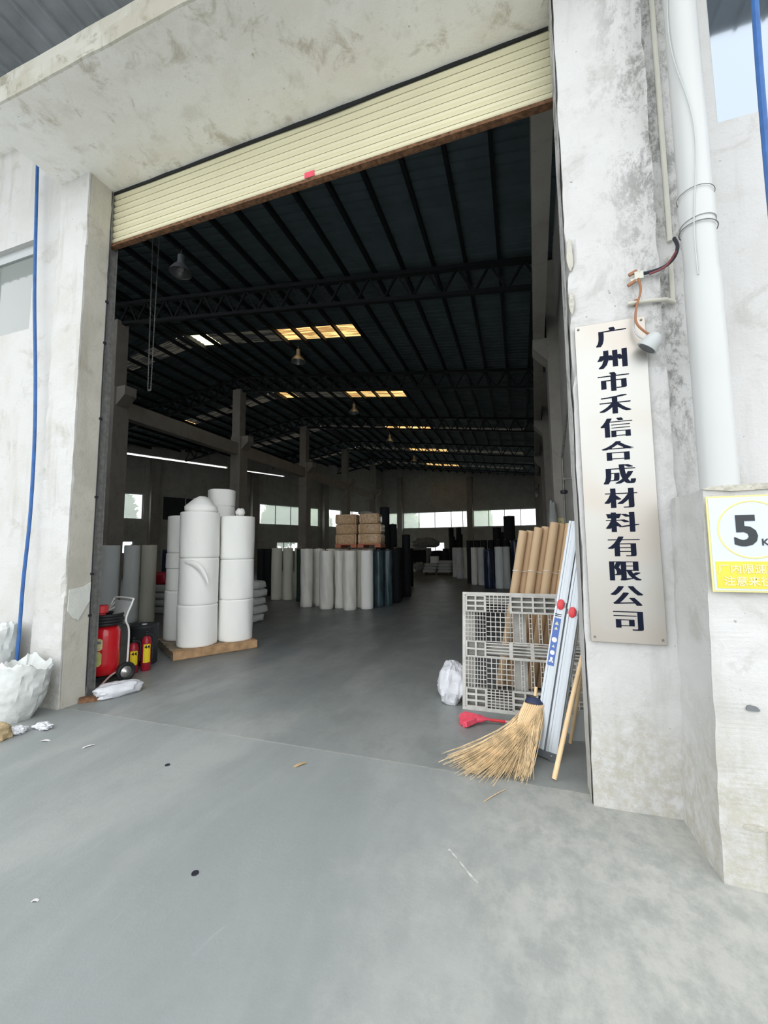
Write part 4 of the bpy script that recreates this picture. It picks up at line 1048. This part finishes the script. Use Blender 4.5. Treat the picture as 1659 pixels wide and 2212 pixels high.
# deck panels: grid fields between the corner and centre zones
m = MB(); hole_plate(m, xa[1], za[1], xa[2]+0.02, za[2], 5, 6); obj('grid_panel', m, 'plastic_pallet', t)
m = MB(); hole_plate(m, xa[1], za[3], xa[2]+0.02, za[4], 5, 6); obj('grid_panel', m, 'plastic_pallet', t)
m = MB(); hole_plate(m, xa[0], za[1], xa[1], za[2], 7, 7, 0.006); obj('grid_panel', m, 'plastic_pallet', t)
m = MB(); hole_plate(m, xa[0], za[3], xa[1], za[4], 7, 7, 0.006); obj('grid_panel', m, 'plastic_pallet', t)
m = MB(); hole_plate(m, xa[1], za[4], xa[2]+0.02, za[5], 6, 6, 0.007); obj('grid_panel', m, 'plastic_pallet', t)
m = MB(); hole_plate(m, xa[1], za[0], xa[2]+0.02, za[1], 6, 7, 0.008); obj('grid_panel', m, 'plastic_pallet', t)
m = MB(); hole_plate(m, xa[4], za[4], xa[5], za[5], 5, 6, 0.007); obj('grid_panel', m, 'plastic_pallet', t)
m = MB(); hole_plate(m, xa[4], za[1], xa[5], za[2], 4, 6, 0.009); hole_plate(m, xa[4], za[3], xa[5], za[4], 4, 6, 0.009); hole_plate(m, xa[4], za[0], xa[5], za[1], 4, 5, 0.009); obj('grid_panel', m, 'plastic_pallet', t)
# corner and edge blocks: wide framed pockets with walls going back
def pocket(x0, z0, x1, z1, nx=2, nz=2):
    m = MB(); hole_plate(m, x0, z0, x1, z1, nx, nz, 0.018, 0.0, 0.12)
    m.box(x0+0.01, 0.10, z0+0.01, x1-0.01, 0.12, z1-0.01)
    return m
for (x0, x1) in ((xa[0], xa[1]), (xa[2]+0.02, xa[4])):
    for (z0, z1) in ((za[0], za[1]), (za[4], za[5])):
        obj('block', pocket(x0+0.01, z0+0.005, x1-0.01, z1-0.005, 2 if x0 < -0.3 else 4, 3), 'plastic_pallet', t)
obj('block', pocket(xa[0]+0.01, za[2]+0.005, xa[1]-0.01, za[3]-0.005, 2, 2), 'plastic_pallet', t)
# horizontal bars across the centre
m = MB()
for z in (za[2]+0.012, za[2]+0.05, za[2]+0.078, za[3]-0.05, za[3]-0.02): m.box(xa[1], 0, z-0.006, X1-0.03, 0.02, z+0.006)
for x in (xa[2]+0.02, xa[3]-0.02, xa[4]-0.04): m.box(x-0.018, -0.002, za[2], x+0.018, 0.06, za[3])
obj('centre_bars', m, 'plastic_pallet', t)
# vertical slat fields
for (z0, z1) in ((za[1], za[2]), (za[3], za[4])):
    m = MB(); x0, x1 = xa[2]+0.02, xa[4]; n = 5
    for k in range(n):
        xx = x0+(x1-x0)*(k+0.0)/n
        hole_plate(m, xx, z0, xx+0.026, z1, 1, 6, 0.007)
    m.box(x0, 0, z0-0.006, x1, 0.02, z0+0.006); m.box(x0, 0, z1-0.006, x1, 0.02, z1+0.006)
    obj('slat_panel', m, 'plastic_pallet', t)
# rear runners
m = MB()
for x in (X0, -0.06, X1-0.12): m.box(x, 0.125, 0.0, x+0.12, 0.145, PH)
for z in (0.0, PH/2-0.05, PH-0.10): m.box(X0, 0.125, z, X1, 0.14, z+0.10)
obj('rear_frame', m, 'plastic_pallet', t)
m = MB()
for z in (0.02, 0.12, 0.22, 0.48, 0.58, 0.66, 0.92, 1.02, 1.12): m.box(X0, 0.05, z-0.012, X0+0.012, 0.125, z+0.012)
m.box(X0, 0.05, PH-0.03, X1, 0.125, PH-0.02).box(X0, 0.05, 0, X1, 0.125, 0.012)
obj('edge_web', m, 'plastic_pallet', t)

# aluminium ladder folded, leaning in the corner
t = thing('folded_ladder', 'silver folded aluminium ladder with red locks leaning against the right pillar', 'ladder', (0.115, 3.44, 0.0), 0)
b0 = Vector((0, 0, 0.02)); top = Vector((0.36, 0.20, 1.80)); dl = (top-b0).normalized()
sx = Vector((1, -0.35, 0)); sx = (sx-dl*sx.dot(dl)).normalized(); sy = dl.cross(sx).normalized()   # sx across, sy back
if sy.y < 0: sy = -sy
Rm = Matrix((sx, sy, dl)).transposed()
Llen = (top-b0).length
def lad(name, mb, mat, parent=None, **k):
    mb.v = [tuple(b0+Rm @ Vector(p)) for p in mb.v]
    return obj(name, mb, mat, parent or t, **k)
def railmb(x0, x1, z0, z1):
    m = MB(); w_ = x1-x0
    pr = [(x0, 0.0), (x0, -0.006), (x0+w_*0.2, -0.008), (x0+w_*0.24, -0.003), (x0+w_*0.44, -0.003), (x0+w_*0.48, -0.008), (x0+w_*0.8, -0.008), (x1, -0.005), (x1, 0.0), (x1, 0.035), (x0, 0.035)]
    n = len(pr)
    for z in (z0, z1): m.v += [(a, b, z) for a, b in pr]
    for k in range(n): m.f.append((k, (k+1) % n, n+(k+1) % n, n+k))
    m.f.append(tuple(reversed(range(n)))); m.f.append(tuple(range(n, 2*n))); return m
lad('rail', railmb(-0.088, -0.007, 0.035, 1.12), 'aluminium')
lad('rail', railmb(0.007, 0.088, 0.035, 1.08), 'aluminium')
lad('upper_rail', railmb(-0.085, -0.004, 1.16, Llen), 'aluminium')
lad('upper_rail', railmb(0.006, 0.085, 1.12, Llen-0.05), 'aluminium')
lad('centre_gap', MB().box(-0.007, 0.012, 0.03, 0.007, 0.03, Llen-0.06), 'gap')
for (xc, zc) in ((-0.046, 1.14), (0.047, 1.10)):
    m = MB(); m.lathe([(0.022, -0.006), (0.028, 0.004), (0.028, 0.012), (0.02, 0.018)], 20)
    m.v = [(x+xc, -z-0.006, y*1.5+zc) for x, y, z in m.v]
    lad('red_lock', m, 'red_plastic', smooth=True)
    lad('hinge_plate', MB().box(xc-0.036, -0.0, zc-0.07, xc+0.036, 0.03, zc+0.07), 'aluminium')
for z in (0.22, 0.50, 0.78, 1.36, 1.62):
    lad('rung', MB().box(-0.08, 0.036, z, 0.08, 0.06, z+0.03), 'aluminium')
lad('rear_rail', railmb(-0.088, -0.007, 0.035, 1.70), 'aluminium').location = tuple(Rm @ Vector((0, 0.065, 0)))
lad('rear_rail', railmb(0.007, 0.088, 0.035, 1.70), 'aluminium').location = tuple(Rm @ Vector((0, 0.065, 0)))
m = MB(); n = 10; pts = []
for k in range(n+1): pts.append((-0.10+0.20*k/n, -0.0+0.018*math.sin(PI*k/n)))
poly = pts+[(0.092, 0.075), (0.0, 0.062), (-0.092, 0.070)]
m.poly(poly, 0.05); m.v = [(x, y-0.014, z-0.02) for x, y, z in m.v]
lad('foot_cap', m, 'dark_plastic')
for xx in (-0.06, 0.055): 
    m = MB().lathe([(0.005, 0), (0.004, 0.004)], 10); m.v = [(x+xx, -z-0.0145, y+0.03) for x, y, z in m.v]; lad('bolt', m, 'chrome')
dz0, dz1 = 0.66, 1.03
dec = lad('decal', MB().box(-0.078, -0.0105, dz0, -0.028, -0.0085, dz1), 'blue_decal')
def dcir(xc, zc, r):
    m = MB().lathe([(r, 0), (r, 0.0008)], 20); m.v = [(x+xc, -0.0107-z, y+zc) for x, y, z in m.v]; lad('symbol', m, 'white_paint', dec)
def dtri(xc, zc, s):
    m = MB().poly([(-s, -s*0.8), (s, -s*0.8), (0, s)], 0.0008); m.v = [(x+xc, -0.0115+y, z+zc) for x, y, z in m.v]; lad('symbol', m, 'faded_letter', dec)
dcir(-0.053, 0.86, 0.020); dcir(-0.053, 0.76, 0.018); dtri(-0.053, 0.99, 0.016); dtri(-0.053, 0.95, 0.014); dtri(-0.053, 0.81, 0.012)
m = MB().box(-0.062, -0.0118, 0.685, -0.044, -0.0107, 0.725).box(-0.070, -0.0118, 0.685, -0.036, -0.0107, 0.698); lad('symbol', m, 'white_paint', dec)
m = MB().box(-0.078, -0.0095, 1.045, -0.028, -0.0085, 1.05).box(-0.078, -0.0095, 1.058, -0.028, -0.0085, 1.064); lad('printed_lines', m, 'ink')

# wooden pole
o = obj('broom_pole', MB().tube(curve([(0.165, 3.15, 0.015), (0.25, 3.22, 0.30), (0.33, 3.31, 0.55), (0.46, 3.46, 0.92), (0.60, 3.62, 1.28)], 5), 0.017, 12), 'bamboo', smooth=True)
tag(o, 'bare bamboo pole leaning beside the folded ladder', 'pole')
o = obj('wooden_stick', MB().tube([(0.33, 3.74, 0.012), (0.52, 3.78, 0.95)], 0.014, 10), 'bamboo', smooth=True)
tag(o, 'thin wooden stick behind the bamboo pole near the jamb', 'stick')
t = thing('dustpan', 'grey metal dustpan standing in the dark corner behind the ladder', 'dustpan', (0.50, 3.86, 0.0), 0.2)
obj('pan', MB().box(-0.14, -0.01, 0.0, 0.12, 0.0, 0.24).box(-0.14, 0, 0, -0.13, 0.16, 0.20).box(0.11, 0, 0, 0.12, 0.16, 0.20).box(-0.13, 0, 0, 0.11, 0.16, 0.012), 'grey_plastic', t)
obj('handle', MB().tube([(-0.01, 0.02, 0.24), (0.02, 0.03, 0.50)], 0.012, 8), 'grey_plastic', t, smooth=True)

# straw broom
random.seed(5)
t = thing('straw_broom', 'straw broom with splayed bristles and navy tape leaning by the ladder', 'broom', (0.0, 3.45, 0))
hd = Vector((0.065, 0.07, 0.375)); hdir = Vector((0.16, 0.45, 1.0)).normalized()
m = MB()
for k in range(620):
    a = random.random()*2*PI; rr = 0.052*math.sqrt(random.random())
    s0 = hd+Vector((rr*math.cos(a)*1.5, rr*math.sin(a), 0))
    f = random.random()                        # 0 = far left sweep, 1 = straight down right
    f = f**0.9
    ex = -0.64+0.64*f+random.gauss(0, 0.02); ey = -0.25-0.17*math.sin(min(1, f*1.25)*PI*0.8)*1.0+random.gauss(0, 0.045)
    L = 0.72+random.random()*0.34 if f < 0.75 else 0.9+0.1*random.random()
    e = Vector((hd.x+(ex-hd.x)*L, hd.y+(ey-hd.y)*L, 0.008+random.random()*0.035+0.02*(1-L)))
    c1 = s0+Vector((-0.05*(1-f)-0.01, -0.05, -0.16+0.02*random.random())); c2 = Vector((s0.x*0.42+e.x*0.58, s0.y*0.42+e.y*0.58, 0.06*(1-f*0.5)+random.random()*0.05+0.02))
    pts = []
    for q in range(7):
        w_ = q/6; pts.append(((1-w_)**3)*s0+3*w_*(1-w_)**2*c1+3*w_*w_*(1-w_)*c2+w_**3*e)
    m.tube(pts, 0.0036, 3, 0.0014)
o = obj('bristles', m, 'straw', t, smooth=True); o['kind'] = 'stuff'
m = MB()
for k in range(26):
    a = 2*PI*k/26; s0 = hd+Vector((0.072*math.cos(a), 0.05*math.sin(a), 0.0)); e = s0+Vector((-0.12-0.05*math.cos(a), -0.10, -0.19+0.03*math.cos(a*2)))
    m.tube([s0, (s0+e)/2+Vector((-0.01, -0.012, 0)), e], 0.0085, 5, 0.005)
obj('straw_bundle', m, 'bamboo', t, smooth=True)
Rh = Vector((0, 0, 1)).rotation_difference(hdir).to_matrix()
obj('tape_binding', MB().lathe([(0.074, -0.012), (0.070, 0.012), (0.052, 0.035), (0.02, 0.04)], 20, c=hd, rot=Rh @ Matrix.Diagonal((1.0, 0.7, 1.0))), 'navy_tape', t, smooth=True)
obj('handle', MB().tube([hd+hdir*0.05, hd+hdir*0.12], 0.013, 10), 'bamboo', t, smooth=True)

# pink plastic broom head lying on the floor
t = thing('pink_brush', 'pink plastic hand brush lying on the floor before the pallet', 'brush', (-0.40, 3.92, 0.0), math.radians(8))
m = MB(); n = 12; st = []
for k in range(n+1):
    a = math.radians(128+100*k/n); st.append((0.02+0.21*math.cos(a), 0.0+0.17*math.sin(a)))
for k in range(n):
    (x0, y0), (x1, y1) = st[k], st[k+1]; i = len(m.v)
    ax, ay, bx, by = -0.03, 0.05*(1-2*k/n), -0.03, 0.05*(1-2*(k+1)/n)
    zz = 0.012 if k % 2 else 0.0
    m.v += [(ax, ay, 0.03), (bx, by, 0.03), (x1, y1, 0.004+zz), (x0, y0, 0.004+zz), (ax, ay, 0.07), (bx, by, 0.07), (x1, y1, 0.05+zz), (x0, y0, 0.05+zz)]
    m.f += [tuple(i+q for q in f) for f in ((0,3,2,1),(4,5,6,7),(0,1,5,4),(1,2,6,5),(2,3,7,6),(3,0,4,7))]
obj('bristle_fan', m, 'pink', t)
obj('head', MB().lathe([(0.055, -0.035), (0.050, 0.01), (0.022, 0.05), (0.014, 0.09)], 16, rot=Matrix.Rotation(PI/2, 3, 'Y') @ Matrix.Diagonal((0.6, 1, 1)), c=(-0.0, 0, 0.048)), 'pink', t, smooth=True)
obj('handle', MB().tube([(0.08, 0, 0.042), (0.62, 0.02, 0.014)], 0.011, 10), 'pink_white', t, smooth=True)
obj('handle_sleeve', MB().tube([(0.085, 0, 0.042), (0.22, 0.005, 0.035)], 0.013, 10), 'red_plastic', t, smooth=True)
# white bag left of pallet
tag(obj('plastic_sack', MB().lump((0.27, 0.40, 0.42), 34, 0.72, 0.20, 1.8, 0.10, nu=48, nv=30), 'white_bag', loc=(-0.765, 4.42, 0), rot=(0.0, 0.16, 0.25), smooth=True, ang=25), 'bulging white plastic sack slumped against the left of the plastic pallet', 'sack')

# warning plate, hanging bag, pipe and cable on the right wall
t = thing('warning_sign', 'small white plate with a triangle on the nearest right wall column', 'sign', (0.80, 8.94, 1.93))
obj('plate', MB().box(-0.11, -0.008, 0, 0.11, 0, 0.25), 'cream_label', t)
m = MB()
T = [(-0.085, 0.03), (0.085, 0.03), (0, 0.19)]
for a, b in ((0, 1), (1, 2), (2, 0)): m.bar((T[a][0], -0.010, T[a][1]), (T[b][0], -0.010, T[b][1]), 0.004, 0.016, up=(0, 1, 0))
obj('triangle', m, 'black_print', t)
tag(obj('hanging_bag', MB().lump((0.16, 0.20, 0.75), 17, 0.9, 0.3, 1.5, 0.1), 'grey_sack', loc=(0.66, 8.86, 1.85), smooth=True), 'limp grey bag hanging by the nearest right column', 'bag')
t = thing('wall_pipe', 'thin steel pipe with a dark valve on the right wall just inside', 'pipe', (0.66, 6.6, 0.0))
obj('pipe', MB().tube([(0.0, 0, 1.2), (0.0, 0, 2.95), (0.05, -1.2, 3.9)], 0.018, 10), 'grey_steel', t, smooth=True)
obj('valve', MB().lathe([(0.02, -0.03), (0.05, -0.02), (0.05, 0.02), (0.02, 0.03)], 14, c=(0, 0, 2.42)), 'black_cable', t, smooth=True)
obj('bracket', MB().box(-0.01, -0.02, 1.5, 0.14, 0.02, 1.53).box(-0.01, -0.02, 2.6, 0.14, 0.02, 2.63), 'grey_steel', t)

# high-bay lamps
def highbay(x, y, label):
    z = roofz(x)-0.18
    t = thing('high_bay_lamp', label, 'lamp', (x, y, z-0.62), 0, 'high bay lamps')
    obj('shade', MB().lathe([(0.26, 0.0), (0.24, 0.06), (0.17, 0.17), (0.09, 0.24), (0.08, 0.32)], 28, cap=False), 'lamp_metal', t, smooth=True)
    obj('bulb', MB().lathe([(0.02, 0.04), (0.07, 0.08), (0.07, 0.15), (0.03, 0.23)], 16), 'white_paint', t, smooth=True)
    obj('ballast', MB().lathe([(0.08, 0.32), (0.08, 0.46)], 16), 'lamp_metal', t, smooth=True)
    obj('hook_rod', MB().tube([(0, 0, 0.46), (0, 0, 0.62)], 0.01, 8), 'grey_steel', t)

highbay(-7.75, 7.45, 'nearest dome lamp under the roof, just behind the shutter')
highbay(-7.45, 12.6, 'second dome lamp below the bright amber roof panels')
highbay(-7.75, 18.6, 'third dome lamp farther along the roof')
highbay(-7.75, 24.6, 'fourth dome lamp, deep in the hall')
highbay(-7.75, 31.0, 'fifth dome lamp, deepest in the hall')
highbay(-17.5, 22.0, 'dome lamp over the left bay')

# ================================================================ LEFT SIDE: EXTINGUISHERS, BARREL, BAGS
t = thing('wheeled_extinguisher', 'big red wheeled fire extinguisher with coiled hose inside the left jamb', 'extinguisher', (-4.87, 3.74, 0), math.radians(80))
# local frame: +x right as seen from the camera, -y towards the camera
obj('cylinder', MB().lathe([(0.06, 0.10), (0.13, 0.115), (0.165, 0.16), (0.172, 0.22), (0.172, 0.58), (0.165, 0.64), (0.13, 0.69), (0.07, 0.72)], 40), 'red', t, smooth=True)
lb = MB()
def wraplabel(a0, a1, z0, z1, r, cut=0.0, n=8):
    m = MB()
    for k in range(n+1):
        a = a0+(a1-a0)*k/n; c0 = cut if k == n else 0
        m.v += [(r*math.cos(a), r*math.sin(a), z0+c0), (r*math.cos(a), r*math.sin(a), z1-c0)]
    for k in range(n): m.f.append((2*k, 2*k+2, 2*k+3, 2*k+1))
    return m
obj('label', wraplabel(math.radians(-185), math.radians(-122), 0.42, 0.56, 0.1745, 0.02), 'cream_label', t, smooth=True)
obj('label', wraplabel(math.radians(-185), math.radians(-123), 0.24, 0.41, 0.1745, 0.03), 'green_label', t, smooth=True)
obj('label_print', wraplabel(math.radians(-183), math.radians(-127), 0.50, 0.53, 0.1755), 'lamp_metal', t, smooth=True)
m = MB()
for k in range(4):
    m.torus(0.172+0.008*(k % 2), 0.019, (0.004*k, 0.004*(k % 2), 0.715+0.034*k), n=40)
obj('hose', m, 'rubber', t, smooth=True)
obj('valve_cap', MB().lathe([(0.05, 0.70), (0.05, 0.84), (0.075, 0.85), (0.075, 0.93), (0.06, 0.94)], 18, c=(-0.05, 0, 0)), 'red_plastic', t, smooth=True)
obj('valve_lever', MB().bar((0.01, 0, 0.86), (0.10, 0, 0.90), 0.02).bar((0.03, 0, 0.88), (0.10, 0.0, 0.96), 0.012), 'chrome', t)
fr = curve([(0.19, 0.21, 0.12), (0.185, 0.21, 0.60), (0.13, 0.21, 0.76), (0.20, 0.21, 0.96), (0.21, 0.18, 1.0), (0.21, -0.18, 1.0), (0.20, -0.21, 0.96), (0.13, -0.21, 0.76), (0.185, -0.19, 0.60), (0.19, -0.17, 0.12)], 6)
obj('handle_frame', MB().tube(fr, 0.011, 8), 'white_paint', t, smooth=True)
m = MB(); m.v = [(0.202, 0.20, 0.97), (0.202, -0.20, 0.97), (0.14, -0.20, 0.79), (0.14, 0.20, 0.79)]; m.f = [(0, 1, 2, 3)]
o = obj('back_plate', m, 'grey_plastic', t); s_ = o.modifiers.new('s', 'SOLIDIFY'); s_.thickness = 0.004
for s in (1, -1):
    Rw = Matrix.Rotation(PI/2*s, 3, 'X')
    wp = (0.17, -s*0.19, 0.118)
    ty = obj('tyre', MB().torus(0.092, 0.025, wp, Rw, n=36, k=10), 'rubber', t, smooth=True)
    obj('rim', MB().lathe([(0.074, -0.018), (0.07, 0.0), (0.04, 0.010), (0.018, 0.028), (0.0115, 0.03)], 28, c=wp, rot=Rw), 'chrome', ty, smooth=True)
obj('axle', MB().tube([(0.17, -0.20, 0.118), (0.17, 0.20, 0.118)], 0.012, 8), 'black_steel', t)
obj('front_stand', MB().tube(curve([(0.10, -0.13, 0.13), (0.0, -0.17, 0.11), (-0.14, -0.26, 0.06), (-0.26, -0.32, 0.014)], 5), 0.011, 8), 'pink_white', t, smooth=True)
obj('base_tray', MB().box(-0.15, -0.10, 0.06, 0.15, 0.12, 0.10), 'black_steel', t)
def small_ext(x, y, lbx, h=0.50):
    t = thing('fire_extinguisher', lbx, 'extinguisher', (x, y, 0), math.radians(50), 'small red extinguishers')
    obj('cylinder', MB().lathe([(0.055, 0), (0.060, 0.01), (0.060, h-0.13), (0.052, h-0.08), (0.025, h-0.05)], 24), 'dark_red', t, smooth=True)
    obj('label', wraplabel(math.radians(-125), math.radians(-40), 0.11, h-0.15, 0.0612, 0.008), 'yellow', t, smooth=True)
    tm = text_mesh('44', 0.062, offset=0.001); 
    o = obj('label_print', tm, 'ink', t, loc=(0.008, -0.0625, h-0.185))
    obj('valve', MB().lathe([(0.022, h-0.06), (0.022, h-0.01)], 12).box(-0.012, -0.06, h-0.02, 0.012, 0.05, h-0.005).box(-0.012, -0.07, h+0.01, 0.012, 0.03, h+0.022), 'rubber', t)
    obj('hose', MB().tube(curve([(0.02, 0, h-0.03), (0.075, 0, h-0.06), (0.075, 0, h-0.20), (0.072, 0, 0.15)], 5), 0.010, 8), 'rubber', t, smooth=True)
small_ext(-4.88, 4.16, 'left small red extinguisher with a yellow label, behind the wheel', 0.44)
small_ext(-4.83, 4.31, 'right small red extinguisher with a long yellow label, before the barrel', 0.50)
t = thing('barrel', 'round charcoal plastic barrel behind the small extinguishers', 'barrel', (-5.16, 4.56, 0))
obj('body', MB().lathe([(0.165, 0), (0.175, 0.01), (0.18, 0.30), (0.178, 0.49), (0.185, 0.50), (0.185, 0.52)], 36), 'barrel', t, smooth=True)
obj('lid', MB().lathe([(0.187, 0.521), (0.187, 0.54), (0.17, 0.55), (0.165, 0.545)], 36), 'barrel', t, smooth=True)
obj('lid_cap', MB().lathe([(0.035, 0.546), (0.033, 0.56)], 16, c=(0.03, -0.03, 0)), 'grey_plastic', t, smooth=True)

# bags outside left
def openbag(hw, hd_, h, seed, c=(0, 0, 0), n=56, nz=26, lean=(0, 0)):
    """slumped woven bag with a folded, open mouth"""
    m = MB(); off = seed*3.3
    for j in range(nz+1):
        w_ = j/nz; z = h*w_; g = 0.80+0.34*math.sin(min(1, w_*1.25)*PI*0.62); 
        for k in range(n):
            a = 2*PI*k/n
            cx = math.copysign(abs(math.cos(a))**0.75, math.cos(a)); cy = math.copysign(abs(math.sin(a))**0.75, math.sin(a))
            fo = 0.07*noise.noise(Vector((cx*2.2+off, cy*2.2, w_*2.0)))-0.10*abs(noise.noise(Vector((cx*3.2+off, cy*3.2, w_*4.5))))-0.07*abs(noise.noise(Vector((cx*7+off, cy*7+w_*4, w_*6))))+0.02*w_*math.sin(a*6+w_*5+off)
            rr = g*(1+fo)
            zz = z + (0.035*math.sin(2*a+off)+0.018*math.sin(5*a+off)+0.03*noise.noise(Vector((cx*3, cy*3, off))))*w_**3
            m.v.append((c[0]+cx*hw*rr+lean[0]*w_, c[1]+cy*hd_*rr+lean[1]*w_, c[2]+zz))
    # collar turned inwards and down
    for j, (s, dz) in enumerate(((0.92, 0.015), (0.80, -0.02), (0.60, -0.09), (0.30, -0.15))):
        for k in range(n):
            x, y, z = m.v[nz*n+k]; cxx = c[0]+lean[0]; cyy = c[1]+lean[1]
            m.v.append((cxx+(x-cxx)*s, cyy+(y-cyy)*s, z+dz+0.04*noise.noise(Vector((k*0.5, j*0.9+off, 1)))))
    R = nz+4
    for j in range(R):
        for k in range(n):
            k2 = (k+1) % n; m.f.append((j*n+k, j*n+k2, (j+1)*n+k2, (j+1)*n+k))
    m.f.append(tuple(reversed(range(n)))); m.f.append(tuple(R*n+k for k in range(n)))
    return m
tag(obj('woven_sack', openbag(0.235, 0.17, 0.50, 1, lean=(0.10, 0.02)), 'woven_bag', loc=(-4.72, 2.73, 0.0), smooth=True, ang=28), 'large crumpled white woven sack with open mouth beside the left pillar', 'sack')
tag(obj('woven_sack', openbag(0.30, 0.16, 0.80, 2, lean=(0.02, 0.03)), 'woven_bag', loc=(-5.40, 2.80, 0.0), smooth=True, ang=28), 'taller white woven sack behind, at the left edge under the blue cord', 'sack')
tag(obj('stone_lump', MB().lump((0.24, 0.18, 0.13), 7, 0.5, 0.25, 1.8), 'tan_stone', loc=(-4.34, 2.38, 0), smooth=True, ang=20), 'tan stone block in front of the woven sack at the left edge', 'stone')
tag(obj('crumpled_film', MB().lump((0.15, 0.12, 0.06), 51, 0.9, 0.45, 2.5, 0.25, nu=36, nv=18).lump((0.17, 0.10, 0.055), 52, 0.9, 0.45, 2.5, 0.25, c=(0.12, 0.14, 0), nu=36, nv=18), 'white_bag', loc=(-4.28, 2.52, 0), smooth=True, ang=25), 'small crumpled white film scrap below the woven sack', 'film')
tag(obj('plastic_bag', MB().lump((0.46, 0.22, 0.15), 61, 0.75, 0.22, 1.7, 0.10, nu=48, nv=24), 'white_bag', loc=(-4.31, 3.50, 0), rot=(0, 0, 1.15), smooth=True, ang=25), 'flattened bluish white plastic bag in front of the red extinguisher', 'bag')
t = thing('square_pipe', 'short rusty square steel tube on the floor at the left jamb', 'steel tube', (-4.48, 3.20, 0), math.radians(42))
s = 0.027
m = MB().box(0, -s, 0.001, 0.20, s, 0.006).box(0, -s, 2*s-0.005, 0.20, s, 2*s).box(0, -s, 0.006, 0.20, -s+0.005, 2*s-0.005).box(0, s-0.005, 0.006, 0.20, s, 2*s-0.005)
obj('tube_wall', m, 'rust', t); obj('end_plug', MB().box(0.15, -s+0.005, 0.006, 0.16, s-0.005, 2*s-0.005), 'black_cable', t)

# small floor litter
def scrap(x, y, w_, l_, rot, mat, label, name='paper_scrap', cat='scrap'):
    m = MB(); n = 6
    for k in range(n+1):
        a = -l_/2+l_*k/n; zz = 0.004+0.012*math.sin(PI*k/n)*0.6; ww = w_/2*(0.6+0.4*math.sin(PI*(k+0.7)/(n+1)))
        m.v += [(a, -ww, zz), (a, ww, zz*0.7)]
    for k in range(n): m.f.append((2*k, 2*k+2, 2*k+3, 2*k+1))
    o = obj(name, m, mat, loc=(x, y, 0.0), rot=(0, 0, rot)); q = o.modifiers.new('s', 'SOLIDIFY'); q.thickness = 0.002
    return tag(o, label, cat)
scrap(-3.87, 2.50, 0.03, 0.075, 0.3, 'paper', 'short flat white paper strip on the floor left of the doorway')
scrap(-3.42, 2.54, 0.022, 0.085, 1.1, 'paper', 'curled white paper sliver right of the flat strip')
scrap(-1.61, 2.81, 0.035, 0.10, 1.0, 'dry_leaf', 'brown dry leaf lying near the door joint', 'dry_leaf', 'leaf')
scrap(-2.17, 1.05+0.35, 0.015, 0.03, 0.4, 'paper', 'tiny white fleck on the floor in the left foreground')
scrap(-0.21, 2.86, 0.008, 0.22, 0.95, 'bamboo', 'single loose straw lying in front of the broom', 'loose_straw', 'straw')
for (x, y, lb) in ((-2.56, 2.51, 'small black disc set in the floor left of centre near the door'), (-1.59, 1.755, 'small black disc set in the floor in the middle foreground')):
    tag(obj('floor_plug', MB().lathe([(0.018, 0.0), (0.017, 0.004)], 16), 'black_cable', loc=(x, y, 0.0), smooth=True), lb, 'plug')

# ================================================================ TREES OUTSIDE THE WINDOWS
random.seed(11)
def foliage(n, rx, rz):
    m = MB()
    for k in range(n):
        d = Vector((random.gauss(0, 1), random.gauss(0, 1), random.gauss(0, 1))).normalized()*(0.45+0.55*random.random())
        p_ = Vector((d.x*rx, d.y*rx, d.z*rz)); s = 0.10+0.10*random.random()
        a = Vector((random.gauss(0, 1), random.gauss(0, 1), random.gauss(0, 1))).normalized(); b = a.orthogonal().normalized()
        i = len(m.v); m.v += [tuple(p_-a*s*1.6), tuple(p_+b*s*0.7), tuple(p_+a*s*1.6), tuple(p_-b*s*0.7)]; m.f.append((i, i+1, i+2, i+3))
    return m.mesh('foliage', 'leaf')
fol = foliage(5200, 2.1, 2.4)
trm = MB().tube([(0, 0, 0), (0.1, 0, 2), (0, 0.1, 4)], 0.16, 8, 0.08).mesh('trunk', 'bark', True)
spots = [(-3.75, 43.0, 'leafy tree outside the back wall behind the right window'), (-12.6, 43.8, 'leafy tree outside the back corner window'), (-24.5, 27.0, 'leafy tree outside the left windows, middle one'),
         (-21.2, 33.5, 'leafy tree outside the left windows, farthest one'), (-27.5, 20.5, 'leafy tree outside the left windows, nearest one'), (-22.0, 41.0, 'leafy tree outside the far left corner')]
for i, (x, y, lb_) in enumerate(spots):
    t = thing('leafy_tree', lb_, 'tree', (x, y, 0), i*1.3, 'trees outside the windows')
    o = link('foliage', fol, t, (0, 0, 4.2)); o['kind'] = 'stuff'
    if i == 0: o.scale = (0.6, 0.6, 0.95)
    link('trunk', trm, t)
